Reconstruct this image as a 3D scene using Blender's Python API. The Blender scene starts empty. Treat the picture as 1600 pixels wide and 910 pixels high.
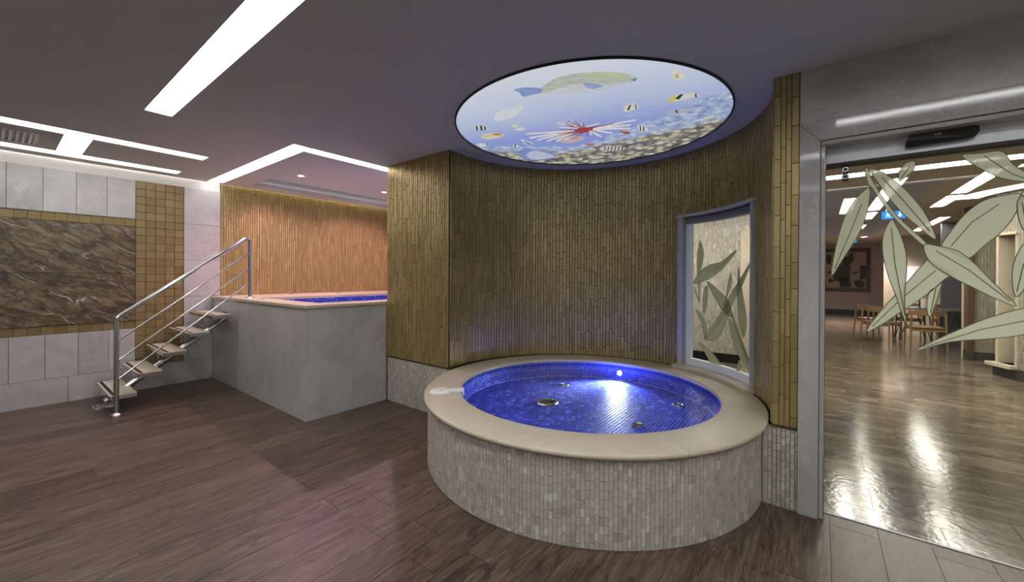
import bpy, bmesh, math, random
from mathutils import Vector, Matrix

random.seed(7)
scene = bpy.context.scene
COL = scene.collection
PI = math.pi

# ------------------------------------------------------------------ camera
FPX, PPX, PPY = 622.86, 801.05, 433.16
PITCH, ROLL, YAW = -0.0032586, 0.0053606, 0.655041
CAM = Vector((0.0, 0.0, 1.39))
_fw = Vector((math.cos(YAW), math.sin(YAW), 0)); _rt = Vector((math.sin(YAW), -math.cos(YAW), 0)); _up = Vector((0, 0, 1))
C_F = _fw * math.cos(PITCH) + _up * math.sin(PITCH)
_u2 = -_fw * math.sin(PITCH) + _up * math.cos(PITCH)
C_R = _rt * math.cos(ROLL) + _u2 * math.sin(ROLL)
C_U = -_rt * math.sin(ROLL) + _u2 * math.cos(ROLL)
cd = bpy.data.cameras.new('camera')
cd.sensor_width = 36.0
cd.lens = 36.0 * FPX / 1600.0
cd.shift_x = (800.0 - PPX) / 1600.0
cd.shift_y = (PPY - 455.0) / 1600.0
cd.clip_start = 0.05
cam = bpy.data.objects.new('camera', cd)
COL.objects.link(cam)
cam.matrix_world = Matrix((( C_R.x, C_U.x, -C_F.x, CAM.x), (C_R.y, C_U.y, -C_F.y, CAM.y), (C_R.z, C_U.z, -C_F.z, CAM.z), (0, 0, 0, 1)))
scene.camera = cam

# ------------------------------------------------------------------ world and exposure
w = bpy.data.worlds.new('world'); scene.world = w
w.use_nodes = True
w.node_tree.nodes['Background'].inputs[0].default_value = (0.02, 0.02, 0.022, 1)
w.node_tree.nodes['Background'].inputs[1].default_value = 1.0
scene.view_settings.view_transform = 'Standard'
scene.view_settings.look = 'None'
scene.view_settings.gamma = 1.0
scene.view_settings.use_curve_mapping = False
scene.view_settings.exposure = 0.62
L_STRIP, L_H, L_SLOT, L_HALL, L_COVE, L_DISC = 11.0, 4.0, 5.5, 17.0, 26.0, 0.46

ZC = 2.60                                   # ceiling height
# ------------------------------------------------------------------ measured rays (used for flat prints on known planes)
def ray(px, py): return C_R * ((px - PPX) / FPX) - C_U * ((py - PPY) / FPX) + C_F
def on_z(px, py, z):
    d = ray(px, py); return CAM + d * ((z - CAM.z) / d.z)
def on_x(px, py, x):
    d = ray(px, py); return CAM + d * (x / d.x)
def on_cyl(px, py, cx, cy, r):
    d = ray(px, py); a = d.x**2 + d.y**2; b = -2 * (d.x * cx + d.y * cy); c = cx * cx + cy * cy - r * r
    return CAM + d * ((-b + math.sqrt(max(0, b * b - 4 * a * c))) / (2 * a))
def project(P):
    v = Vector(P) - CAM; dz = v.dot(C_F)
    if dz < 0.05: return None
    return (PPX + FPX * v.dot(C_R) / dz, PPY - FPX * v.dot(C_U) / dz, dz)
def in_view(P, m=15):
    q = project(P)
    return q is not None and -m < q[0] < 1600 + m and -m < q[1] < 910 + m

# ------------------------------------------------------------------ materials
def mat(name):
    m = bpy.data.materials.new(name); m.use_nodes = True
    return m, m.node_tree, m.node_tree.nodes['Principled BSDF']
def N(nt, t, **kw):
    n = nt.nodes.new(t)
    for k, v in kw.items(): setattr(n, k, v)
    return n
def mix(nt, fac, a, b, blend='MIX'):
    n = N(nt, 'ShaderNodeMix', data_type='RGBA', blend_type=blend)
    for sock, v in ((n.inputs[0], fac), (n.inputs[6], a), (n.inputs[7], b)):
        if isinstance(v, bpy.types.NodeSocket): nt.links.new(v, sock)
        elif isinstance(v, (int, float)): sock.default_value = v
        else: sock.default_value = (*v, 1) if len(v) == 3 else v
    return n.outputs[2]
def math_n(nt, op, a, b=None, clamp=False):
    n = N(nt, 'ShaderNodeMath', operation=op, use_clamp=clamp)
    for i, v in enumerate((a, b)):
        if v is None: continue
        if isinstance(v, bpy.types.NodeSocket): nt.links.new(v, n.inputs[i])
        else: n.inputs[i].default_value = v
    return n.outputs[0]
def ramp(nt, fac, stops):
    n = N(nt, 'ShaderNodeValToRGB'); e = n.color_ramp.elements
    while len(e) < len(stops): e.new(0.5)
    for el, (p, c) in zip(e, stops):
        el.position = p; el.color = (*c, 1) if len(c) == 3 else c
    nt.links.new(fac, n.inputs[0]); return n.outputs[0]
def coords(nt, scale=(1, 1, 1), offset_random=0.0, world=True):
    if world: out = N(nt, 'ShaderNodeNewGeometry').outputs['Position']
    else: out = N(nt, 'ShaderNodeTexCoord').outputs['Object']
    mp = N(nt, 'ShaderNodeMapping'); mp.inputs['Scale'].default_value = scale
    nt.links.new(out, mp.inputs['Vector'])
    if offset_random:
        r = piece_random(nt); s = math_n(nt, 'MULTIPLY', r, offset_random)
        cb = N(nt, 'ShaderNodeCombineXYZ')
        for i in range(3): nt.links.new(s, cb.inputs[i])
        nt.links.new(cb.outputs[0], mp.inputs['Location'])
    return mp.outputs[0]
def piece_random(nt):
    a = N(nt, 'ShaderNodeNewGeometry').outputs['Random Per Island']
    b = N(nt, 'ShaderNodeObjectInfo').outputs['Random']
    return math_n(nt, 'FRACT', math_n(nt, 'ADD', a, b))
def noise(nt, vec, scale, detail=4, rough=0.55, dist=0.0):
    n = N(nt, 'ShaderNodeTexNoise'); nt.links.new(vec, n.inputs['Vector'])
    n.inputs['Scale'].default_value = scale; n.inputs['Detail'].default_value = detail
    n.inputs['Roughness'].default_value = rough; n.inputs['Distortion'].default_value = dist
    return n.outputs['Fac']
def bump(nt, bsdf, h, strength, dist=0.01):
    b = N(nt, 'ShaderNodeBump'); b.inputs['Strength'].default_value = strength; b.inputs['Distance'].default_value = dist
    nt.links.new(h, b.inputs['Height']); nt.links.new(b.outputs[0], bsdf.inputs['Normal'])
def vein(nt, vec, scale, width, detail=5, dist=0.6):
    n = noise(nt, vec, scale, detail, 0.6, dist)
    a = math_n(nt, 'ABSOLUTE', math_n(nt, 'SUBTRACT', n, 0.5))
    return ramp(nt, a, [(0.0, (1, 1, 1)), (width, (0, 0, 0))])

def plain(name, col, rough=0.5, metal=0.0, spec=0.5):
    m, nt, b = mat(name)
    b.inputs['Base Color'].default_value = (*col, 1); b.inputs['Roughness'].default_value = rough
    b.inputs['Metallic'].default_value = metal; b.inputs['Specular IOR Level'].default_value = spec
    nz = noise(nt, coords(nt), 90, 2)
    bump(nt, b, nz, 0.02, 0.002)
    return m
def emit(name, col, strength):
    m, nt, b = mat(name); nt.nodes.remove(b)
    e = N(nt, 'ShaderNodeEmission'); e.inputs[0].default_value = (*col, 1); e.inputs[1].default_value = strength
    nt.links.new(e.outputs[0], nt.nodes['Material Output'].inputs[0]); return m
def stone(name, lo, hi, vcol, rough, per=3.0, vs=1.1, vw=0.006, vf=0.28):
    m, nt, b = mat(name)
    v = coords(nt, offset_random=per)
    n1 = noise(nt, v, 2.0, 7, 0.66, 0.9); n2 = noise(nt, v, 14, 5, 0.65)
    c = ramp(nt, n1, [(0.32, lo), (0.68, hi)])
    c = mix(nt, 0.22, c, ramp(nt, n2, [(0.35, lo), (0.65, hi)]))
    r = piece_random(nt)
    c = mix(nt, 0.10, c, ramp(nt, r, [(0, lo), (1, hi)]))
    vv = vein(nt, v, vs, vw)
    c = mix(nt, math_n(nt, 'MULTIPLY', vv, vf), c, vcol)
    nt.links.new(c, b.inputs['Base Color'])
    b.inputs['Roughness'].default_value = rough
    bump(nt, b, n2, 0.04, 0.004)
    return m

M = {}
M['ceiling'] = plain('ceiling_paint', (0.58, 0.62, 0.575), 0.75)
M['hall_ceiling'] = plain('taupe_paint', (0.42, 0.36, 0.28), 0.7)
M['hall_ceiling_blue_lit'] = plain('blue_lit_ceiling_tint', (0.32, 0.33, 0.40), 0.7)  # blue lamplight on the hall ceiling, put into the base colour
M['plaster'] = plain('plaster', (0.68, 0.66, 0.65), 0.8)
M['pink_wall'] = plain('pale_pink_paint', (0.62, 0.52, 0.49), 0.7)
M['beige_wall'] = plain('beige_paint', (0.38, 0.34, 0.26), 0.7)
M['dark'] = plain('dark_backing', (0.045, 0.04, 0.035), 0.7)
M['joint'] = plain('brown_joint', (0.16, 0.13, 0.10), 0.8)
M['grout'] = plain('beige_grout', (0.46, 0.44, 0.39), 0.85)
M['gold_grout'] = plain('bronze_grout', (0.055, 0.04, 0.014), 0.7)
M['blue_grout'] = plain('pale_blue_grout', (0.42, 0.54, 0.95), 0.8, 0.0, 0.05)
M['stone'] = stone('grey_marble', (0.36, 0.355, 0.335), (0.56, 0.555, 0.54), (0.74, 0.73, 0.72), 0.28)
M['casing'] = stone('polished_grey_marble', (0.34, 0.34, 0.33), (0.48, 0.48, 0.47), (0.70, 0.70, 0.69), 0.07, vs=1.6)
M['coping'] = stone('beige_limestone', (0.50, 0.44, 0.33), (0.64, 0.57, 0.45), (0.74, 0.70, 0.60), 0.3)
M['steel'] = plain('polished_steel', (0.62, 0.62, 0.63), 0.16, 1.0)
M['alu'] = plain('brushed_aluminium', (0.80, 0.84, 0.90), 0.38, 0.0)
M['alu_grey'] = plain('grey_anodised_frame', (0.30, 0.31, 0.34), 0.42, 0.5)
M['black'] = plain('black_plastic', (0.010, 0.010, 0.011), 0.28)
M['rubber'] = plain('black_rubber', (0.012, 0.011, 0.010), 0.6)
M['white'] = plain('white_plastic', (0.90, 0.90, 0.90), 0.3)
M['mark'] = plain('pale_print', (0.6, 0.6, 0.6), 0.5)
M['wood_dark'] = plain('dark_wood_veneer', (0.10, 0.055, 0.035), 0.4)
M['wood_chair'] = plain('honey_oak', (0.21, 0.125, 0.052), 0.42)
M['grey_panel'] = plain('charcoal_panel', (0.10, 0.10, 0.12), 0.5)
M['iron'] = plain('black_iron', (0.012, 0.012, 0.013), 0.45)
M['table_top'] = plain('dark_table_top', (0.13, 0.12, 0.11), 0.25)
M['frame_brown'] = plain('brown_frame', (0.11, 0.06, 0.045), 0.5)
M['backdrop'] = plain('window_room_beyond', (0.50, 0.38, 0.29), 0.6)
M['plant'] = plain('dark_leaf_print', (0.055, 0.035, 0.03), 0.6)
M['light_white'] = emit('light_diffuser', (1.0, 0.985, 0.975), L_STRIP)
M['light_slot'] = emit('slot_light', (1.0, 0.90, 0.95), L_SLOT)
M['light_h'] = emit('wide_light_diffuser', (1.0, 0.985, 0.975), L_H)
M['light_hall'] = emit('hall_light', (1.0, 0.93, 0.82), L_HALL)
M['light_ring'] = emit('ring_light', (1.0, 0.93, 0.84), 4.0)
M['light_cove'] = emit('cove_led', (1.0, 0.86, 0.84), L_COVE)
M['light_warm'] = emit('warm_led', (1.0, 0.82, 0.55), L_COVE)
M['light_violet'] = emit('violet_led', (1.0, 0.80, 1.0), 1.2)
M['lamp_lens'] = emit('lamp_lens', (1.0, 0.92, 0.98), 30)
M['pool_lens'] = emit('pool_lamp_lens', (0.85, 0.93, 1.0), 25)
M['sign_blue'] = emit('sign_blue', (0.03, 0.28, 0.75), 0.9)
M['sign_white'] = emit('sign_white', (0.8, 0.9, 1.0), 1.1)

# gold glass tiles
def gold(name, lo, hi, rough, metal):
    m, nt, b = mat(name)
    v = coords(nt, offset_random=5)
    r = piece_random(nt)
    c = ramp(nt, r, [(0.0, lo), (0.55, tuple((a + d) / 2 for a, d in zip(lo, hi))), (1.0, hi)])
    n = noise(nt, v, 45, 4, 0.6)
    c = mix(nt, 0.35, c, ramp(nt, n, [(0.3, lo), (0.7, hi)]))
    nt.links.new(c, b.inputs['Base Color'])
    b.inputs['Metallic'].default_value = metal
    rr = math_n(nt, 'ADD', math_n(nt, 'MULTIPLY', n, 0.2), rough)
    nt.links.new(rr, b.inputs['Roughness'])
    bump(nt, b, n, 0.25, 0.004)
    return m
M['gold'] = gold('gold_glass_strip', (0.33, 0.255, 0.10), (0.52, 0.415, 0.185), 0.26, 0.55)
M['gold_sq'] = gold('gold_square_tile', (0.22, 0.16, 0.068), (0.34, 0.255, 0.12), 0.30, 0.4)

# beige mosaic
def mosaic_mat(name, a, bcol, cc, rough=0.35):
    m, nt, b = mat(name)
    r = piece_random(nt)
    c = ramp(nt, r, [(0.0, a), (0.35, bcol), (0.8, bcol), (1.0, cc)])
    n = noise(nt, coords(nt, offset_random=4), 38, 4)
    c = mix(nt, 0.25, c, ramp(nt, n, [(0.35, a), (0.65, cc)]))
    nt.links.new(c, b.inputs['Base Color']); b.inputs['Roughness'].default_value = rough
    bump(nt, b, n, 0.15, 0.004)
    return m
M['mosaic'] = mosaic_mat('beige_stone_mosaic', (0.36, 0.325, 0.25), (0.50, 0.475, 0.41), (0.70, 0.70, 0.68))
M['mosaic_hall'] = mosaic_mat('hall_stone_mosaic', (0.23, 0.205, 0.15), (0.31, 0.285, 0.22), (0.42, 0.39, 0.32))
M['blue'] = mosaic_mat('blue_glass_mosaic', (0.003, 0.005, 0.15), (0.022, 0.036, 0.55), (0.20, 0.28, 1.0), 0.5)
M['blue'].node_tree.nodes['Principled BSDF'].inputs['Specular IOR Level'].default_value = 0.08

# wood-look planks
m, nt, b = mat('brown_wood_plank')
v = coords(nt, (1.1, 14, 14), offset_random=7); v2 = coords(nt, (0.9, 5, 5), offset_random=11)
g1 = noise(nt, v, 4.0, 7, 0.68, 0.9); g2 = noise(nt, v2, 2.0, 4, 0.55, 1.2)
c = ramp(nt, g1, [(0.38, (0.018, 0.011, 0.006)), (0.5, (0.092, 0.060, 0.039)), (0.62, (0.25, 0.178, 0.126))])
c = mix(nt, 0.45, c, ramp(nt, g2, [(0.36, (0.035, 0.023, 0.016)), (0.64, (0.15, 0.107, 0.080))]))
c = mix(nt, 0.30, c, ramp(nt, piece_random(nt), [(0, (0.035, 0.023, 0.016)), (1, (0.16, 0.116, 0.086))]))
kn = noise(nt, coords(nt, (2.2, 7, 7), offset_random=13), 1.7, 3, 0.5, 2.0)
c = mix(nt, ramp(nt, kn, [(0.56, (0, 0, 0)), (0.68, (0.7, 0.7, 0.7))]), c, (0.028, 0.018, 0.012))
nt.links.new(c, b.inputs['Base Color'])
nt.links.new(math_n(nt, 'ADD', math_n(nt, 'MULTIPLY', g1, 0.3), 0.22), b.inputs['Roughness'])
bump(nt, b, g1, 0.16, 0.004)
b.inputs['Specular IOR Level'].default_value = 0.35
M['plank'] = m

# polished hall floor marble
m, nt, b = mat('polished_brown_marble')
v = coords(nt, (3.2, 0.9, 1), offset_random=6)
g = noise(nt, v, 2.2, 8, 0.65, 0.8)
c = ramp(nt, g, [(0.34, (0.035, 0.026, 0.018)), (0.5, (0.12, 0.095, 0.066)), (0.66, (0.26, 0.22, 0.165))])
c = mix(nt, 0.25, c, ramp(nt, piece_random(nt), [(0, (0.06, 0.045, 0.033)), (1, (0.2, 0.165, 0.12))]))
vv = vein(nt, v, 1.6, 0.01)
c = mix(nt, math_n(nt, 'MULTIPLY', vv, 0.3), c, (0.33, 0.29, 0.23))
nt.links.new(c, b.inputs['Base Color'])
b.inputs['Roughness'].default_value = 0.15
hb = noise(nt, coords(nt), 26, 3, 0.5)
bump(nt, b, hb, 0.15, 0.006)
M['hall_floor'] = m

# dark veined marble panel
m, nt, b = mat('dark_veined_marble')
v = coords(nt, (1.0, 1.0, 1.25))
mp = N(nt, 'ShaderNodeMapping'); mp.inputs['Rotation'].default_value = (0, math.radians(-36), 0); nt.links.new(v, mp.inputs['Vector'])
mp2 = N(nt, 'ShaderNodeMapping'); mp2.inputs['Scale'].default_value = (0.9, 1.0, 2.3); nt.links.new(mp.outputs[0], mp2.inputs['Vector']); vr = mp2.outputs[0]
nz = N(nt, 'ShaderNodeTexNoise'); nz.inputs['Scale'].default_value = 3.0; nz.inputs['Detail'].default_value = 6
nt.links.new(vr, nz.inputs['Vector'])
wv = mix(nt, 0.35, vr, nz.outputs['Color'], 'ADD')
def crack(scale, width):
    vo = N(nt, 'ShaderNodeTexVoronoi', feature='DISTANCE_TO_EDGE'); vo.inputs['Scale'].default_value = scale
    nt.links.new(wv, vo.inputs['Vector'])
    return ramp(nt, vo.outputs['Distance'], [(0.0, (1, 1, 1)), (width, (0, 0, 0))])
base = ramp(nt, noise(nt, vr, 5, 8, 0.68, 0.6), [(0.32, (0.06, 0.042, 0.024)), (0.5, (0.19, 0.145, 0.08)), (0.68, (0.32, 0.26, 0.175))])
base = mix(nt, math_n(nt, 'MULTIPLY', crack(1.7, 0.06), 0.75), base, (0.038, 0.028, 0.026))
base = mix(nt, math_n(nt, 'MULTIPLY', vein(nt, vr, 1.7, 0.035, 8, 1.6), 0.8), base, (0.035, 0.026, 0.024))
base = mix(nt, math_n(nt, 'MULTIPLY', crack(4.2, 0.03), 0.45), base, (0.045, 0.032, 0.026))
base = mix(nt, math_n(nt, 'MULTIPLY', vein(nt, vr, 4.0, 0.03, 6, 1.0), 0.55), base, (0.05, 0.035, 0.03))
wh = math_n(nt, 'MULTIPLY', crack(1.9, 0.022), ramp(nt, noise(nt, vr, 2.6, 2), [(0.56, (0, 0, 0)), (0.64, (1, 1, 1))]))
base = mix(nt, wh, base, (0.62, 0.60, 0.62))
nt.links.new(base, b.inputs['Base Color']); b.inputs['Roughness'].default_value = 0.3
M['dark_marble'] = m

# clear glass, water, frosted film
def clear(name, ior, tint, ripple=0.0, gloss_rough=0.0):
    m, nt, b = mat(name); nt.nodes.remove(b)
    t = N(nt, 'ShaderNodeBsdfTransparent'); t.inputs[0].default_value = (*tint, 1)
    g = N(nt, 'ShaderNodeBsdfGlossy'); g.inputs['Roughness'].default_value = gloss_rough
    lw = N(nt, 'ShaderNodeLayerWeight'); lw.inputs[0].default_value = 0.5
    r0 = ((ior-1)/(ior+1))**2
    fr = math_n(nt, 'ADD', math_n(nt, 'MULTIPLY', math_n(nt, 'POWER', lw.outputs['Facing'], 5.0), 1-r0), r0)
    mx = N(nt, 'ShaderNodeMixShader')
    nt.links.new(fr, mx.inputs[0]); nt.links.new(t.outputs[0], mx.inputs[1]); nt.links.new(g.outputs[0], mx.inputs[2])
    if ripple:
        nz = noise(nt, coords(nt), 5, 2, 0.5)
        bp = N(nt, 'ShaderNodeBump'); bp.inputs['Strength'].default_value = ripple; bp.inputs['Distance'].default_value = 0.01
        nt.links.new(nz, bp.inputs['Height']); nt.links.new(bp.outputs[0], g.inputs['Normal']); nt.links.new(bp.outputs[0], lw.inputs['Normal'])
    nt.links.new(mx.outputs[0], nt.nodes['Material Output'].inputs[0]); return m
M['glass'] = clear('clear_glass', 1.35, (0.95, 0.97, 0.95))
M['water'] = clear('clear_water', 1.33, (0.94, 0.97, 1.0), 0.03, 0.0)
def film(name, col, trans=0.18):
    m, nt, b = mat(name); nt.nodes.remove(b)
    d = N(nt, 'ShaderNodeBsdfDiffuse'); d.inputs[0].default_value = (*col, 1)
    tl = N(nt, 'ShaderNodeBsdfTranslucent'); tl.inputs[0].default_value = (*col, 1)
    tp = N(nt, 'ShaderNodeBsdfTransparent')
    a = N(nt, 'ShaderNodeMixShader'); a.inputs[0].default_value = 0.62
    nt.links.new(d.outputs[0], a.inputs[1]); nt.links.new(tl.outputs[0], a.inputs[2])
    c2 = N(nt, 'ShaderNodeMixShader'); c2.inputs[0].default_value = trans
    nt.links.new(a.outputs[0], c2.inputs[1]); nt.links.new(tp.outputs[0], c2.inputs[2])
    nt.links.new(c2.outputs[0], nt.nodes['Material Output'].inputs[0]); return m
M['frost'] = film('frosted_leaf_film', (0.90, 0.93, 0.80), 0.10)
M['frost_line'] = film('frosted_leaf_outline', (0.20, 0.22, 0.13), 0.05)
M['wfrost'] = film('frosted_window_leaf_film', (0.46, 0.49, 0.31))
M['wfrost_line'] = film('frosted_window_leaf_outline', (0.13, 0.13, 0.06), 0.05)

# ------------------------------------------------------------------ object helpers
def tag(o, label=None, cat=None, group=None, kind=None):
    if label: o['label'] = label
    if cat: o['category'] = cat
    if group: o['group'] = group
    if kind: o['kind'] = kind
    return o
def empty(name, loc=(0, 0, 0)):
    o = bpy.data.objects.new(name, None); COL.objects.link(o); o.location = loc; o.empty_display_size = 0.1
    return o
def link(name, me, material, parent=None, mw=None):
    o = bpy.data.objects.new(name, me); COL.objects.link(o)
    if material is not None and len(me.materials) == 0: me.materials.append(material)
    if parent is not None: o.parent = parent
    if mw is not None: o.matrix_basis = mw
    return o
def rel(parent):     # matrix that keeps world coordinates under a located empty
    return Matrix.Translation(-parent.location) if parent is not None else Matrix.Identity(4)
def obj(name, verts, faces, material, parent=None, smooth=False):
    me = bpy.data.meshes.new(name); me.from_pydata([tuple(v) for v in verts], [], faces); me.update()
    if smooth:
        for p in me.polygons: p.use_smooth = True
    return link(name, me, material, parent, rel(parent) if parent is not None else None)
class B:
    def __init__(s): s.v = []; s.f = []
    def add(s, v, f):
        n = len(s.v); s.v += [Vector(x) for x in v]; s.f += [tuple(i + n for i in q) for q in f]; return s
    def box(s, a, b_):
        x0, y0, z0 = a; x1, y1, z1 = b_
        if x0 > x1: x0, x1 = x1, x0
        if y0 > y1: y0, y1 = y1, y0
        if z0 > z1: z0, z1 = z1, z0
        v = [(x0,y0,z0),(x1,y0,z0),(x1,y1,z0),(x0,y1,z0),(x0,y0,z1),(x1,y0,z1),(x1,y1,z1),(x0,y1,z1)]
        return s.add(v, [(0,3,2,1),(4,5,6,7),(0,1,5,4),(1,2,6,5),(2,3,7,6),(3,0,4,7)])
    def obox(s, c, ax, ay, az, hx, hy, hz):
        c = Vector(c); v = []
        for k in (-1, 1):
            for i, j in ((-1,-1),(1,-1),(1,1),(-1,1)): v.append(c + ax*hx*i + ay*hy*j + az*hz*k)
        return s.add(v, [(0,3,2,1),(4,5,6,7),(0,1,5,4),(1,2,6,5),(2,3,7,6),(3,0,4,7)])
    def tube(s, pts, r, seg=12, cap=True, radii=None):
        pts = [Vector(p) for p in pts]; rings = []; n0 = len(s.v); prev = None
        for i, p in enumerate(pts):
            t = (pts[min(i+1, len(pts)-1)] - pts[max(i-1, 0)]).normalized()
            if prev is None:
                a = Vector((0,0,1)) if abs(t.z) < 0.9 else Vector((1,0,0))
                u = t.cross(a).normalized()
            else:
                u = (prev - t * prev.dot(t)).normalized()
            prev = u; vv = t.cross(u); rr = radii[i] if radii else r
            for k in range(seg):
                an = 2*PI*k/seg; s.v.append(p + u*(rr*math.cos(an)) + vv*(rr*math.sin(an)))
        for i in range(len(pts)-1):
            for k in range(seg):
                a = n0+i*seg+k; b_ = n0+i*seg+(k+1)%seg
                s.f.append((a, b_, b_+seg, a+seg))
        if cap:
            s.f.append(tuple(n0+k for k in range(seg))[::-1]); e = n0+(len(pts)-1)*seg
            s.f.append(tuple(e+k for k in range(seg)))
        return s
    def lathe(s, prof, cx, cy, a0=0.0, a1=2*PI, seg=64, closed_prof=False, caps=False):
        full = abs(a1-a0) > 2*PI-1e-6; n0 = len(s.v); m_ = len(prof); cnt = seg if full else seg+1
        for i in range(cnt):
            an = a0+(a1-a0)*i/seg
            for r, z in prof: s.v.append(Vector((cx+r*math.cos(an), cy+r*math.sin(an), z)))
        for i in range(seg):
            j = (i+1) % cnt
            for k in range(m_ if closed_prof else m_-1):
                k2 = (k+1) % m_
                s.f.append((n0+i*m_+k, n0+j*m_+k, n0+j*m_+k2, n0+i*m_+k2))
        if caps and not full:
            s.f.append(tuple(n0+k for k in range(m_))); s.f.append(tuple(n0+seg*m_+k for k in range(m_))[::-1])
        return s
    def disc(s, cx, cy, z, r, seg=32, up=True):
        n0 = len(s.v)
        for k in range(seg):
            an = 2*PI*k/seg; s.v.append(Vector((cx+r*math.cos(an), cy+r*math.sin(an), z)))
        q = tuple(range(n0, n0+seg)); s.f.append(q if up else q[::-1]); return s
    def build(s, name, material, parent=None, smooth=False, bevel=0.0):
        o = obj(name, s.v, s.f, material, parent, False)
        if smooth or bevel:
            bm = bmesh.new(); bm.from_mesh(o.data)
            bmesh.ops.recalc_face_normals(bm, faces=bm.faces)
            if bevel: bmesh.ops.bevel(bm, geom=list(bm.edges), offset=bevel, segments=2, profile=0.6, affect='EDGES')
            if smooth:
                for f in bm.faces: f.smooth = True
                for e in bm.edges:
                    if len(e.link_faces) == 2 and e.calc_face_angle(0) > 0.7: e.smooth = False
            bm.to_mesh(o.data); bm.free()
        return o
def structure(o, label, cat): return tag(o, label, cat, kind='structure')

# one tile = chamfered plate, lies in local xy, faces +z, origin at its centre
TILE_CACHE = {}
def tile_vf(wd, h, t, c=0.0012):
    x, y = wd/2, h/2
    v = [(-x,-y,0),(x,-y,0),(x,y,0),(-x,y,0),(-x+c,-y+c,t),(x-c,-y+c,t),(x-c,y-c,t),(-x+c,y-c,t)]
    return v, [(4,5,6,7),(0,1,5,4),(1,2,6,5),(2,3,7,6),(3,0,4,7)]
def tile_mesh(name, wd, h, t, material, c=0.0012):
    key = (name, round(wd, 4), round(h, 4), round(t, 4), material.name)
    if key not in TILE_CACHE:
        me = bpy.data.meshes.new(name); v, f = tile_vf(wd, h, t, c); me.from_pydata(v, [], f); me.update(); me.materials.append(material)
        TILE_CACHE[key] = me
    return TILE_CACHE[key]
def frame(o, u, v):
    u = Vector(u).normalized(); v = Vector(v).normalized(); n = u.cross(v)
    return Matrix(((u.x, v.x, n.x, o[0]), (u.y, v.y, n.y, o[1]), (u.z, v.z, n.z, o[2]), (0, 0, 0, 1)))
def lay(tiles, name, material, parent, limit=300, rest_name=None, c=0.0012, only_stuff=False):
    """tiles: (matrix, width, height, thickness). The largest in view become parts, the rest one joined part."""
    sc = []
    for T in tiles:
        p = T[0].translation; n = T[0].col[2].to_3d(); d = CAM - p
        a = T[1]*T[2]*max(0, n.dot(d.normalized()))/d.length_squared if in_view(p) else 0
        sc.append(a)
    order = sorted(range(len(tiles)), key=lambda i: -sc[i])
    single = set() if only_stuff else set(i for i in order[:limit] if sc[i] > 0)
    R_ = B()
    for i, (mw, wd, h, t) in enumerate(tiles):
        if i in single:
            link(name, tile_mesh(name, wd, h, t, material, c), None, parent, mw)
        else:
            v, f = tile_vf(wd, h, t, c); R_.add([mw @ Vector(q) for q in v], f)
    if R_.v:
        o = R_.build(rest_name or name + '_field', material, parent); o['kind'] = 'stuff'
def strip_tiles(length, z0, z1, place, widths, hmean, gap, thick, jitter=0.25, quant=0.004):
    """columns of strips along s=0..length; place(s, z) -> (point, u)"""
    out = []; s = 0.0
    while s < length - 0.008:
        wd = random.choice(widths)
        if s + wd > length: wd = length - s
        z = z0; h = hmean * random.uniform(0.15, 1.0)
        while z < z1 - 0.006:
            h = round(h / quant) * quant
            h = max(quant*3, h)
            if z + h > z1 - 0.012: h = z1 - z
            p, u = place(s + wd/2, z + h/2)
            th = thick * random.choice((0.8, 1.0, 1.0, 1.25))
            out.append((frame(p, u, (0, 0, 1)), max(0.004, wd - gap), h - gap, th))
            z += h; h = hmean * random.uniform(1 - jitter, 1 + jitter)
        s += wd
    return out

# ================================================================== SETTING
XG, YW = 2.675, 6.46            # gold pier plane, left wall plane
AC, AR = (2.90, 1.53), 1.31     # centre and radius of the curved niche wall
A_L = math.atan2(math.sqrt(AR**2 - (XG-AC[0])**2), XG-AC[0])     # left end of the arc
TC = (2.93, 1.515)              # round tub
XJ, XD = 2.88, 3.04             # door casing face, door glass

# ---- floor of planks (rows along X)
fl = B().box((-2.6, -2.6, -0.12), (2.985, YW, -0.0025)).build('floor', M['joint'])
structure(fl, 'dark brown wood-look plank floor of the pool room', 'floor')
planks = []
PW, PL = 0.2075, 0.81
for k in range(-12, 32):
    y0 = -0.055 + PW*k; y1 = min(y0 + PW, YW)
    if y1 - y0 < 0.02: continue
    off = 0.437 if k % 2 else 0.642
    n0 = int(math.floor((-2.6-off)/PL))
    for i in range(n0, 6):
        x0 = max(off+PL*i, -2.6); x1 = min(off+PL*(i+1), 2.985)
        if x1 - x0 < 0.02: continue
        planks.append((frame(((x0+x1)/2, (y0+y1)/2, -0.006), (1, 0, 0), (0, 1, 0)), x1-x0-0.0014, y1-y0-0.0014, 0.006))
lay(planks, 'plank', M['plank'], fl, c=0.0008)

# ---- hall floor beyond the glass door
fh = B().box((3.0, -6.0, -0.12), (20.5, 3.2, -0.006)).build('floor', M['hall_floor'])
structure(fh, 'polished brown marble floor of the hall beyond the glass door', 'floor')
tl = []
for r in range(-1, 26):
    x0, x1 = (3.0, 3.205) if r == -1 else (3.205+0.3*r, 3.505+0.3*r)
    o = {-1: -0.543, 0: -0.268}.get(r, (-0.268 if r % 2 == 0 else -0.543))
    for j in range(-6, 3):
        y0 = o+0.6*j; tl.append((frame(((x0+x1)/2, y0+0.3, -0.006), (1, 0, 0), (0, 1, 0)), x1-x0-0.002, 0.598, 0.006))
lay(tl, 'marble_tile', M['hall_floor'], fh, limit=160, c=0.0006)
th = B().box((2.985, -2.3, -0.01), (3.0, -0.03, 0.004)).build('trim_1', M['alu_grey'])
structure(th, 'steel threshold strip between the plank floor and the marble floor', 'trim')

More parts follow.
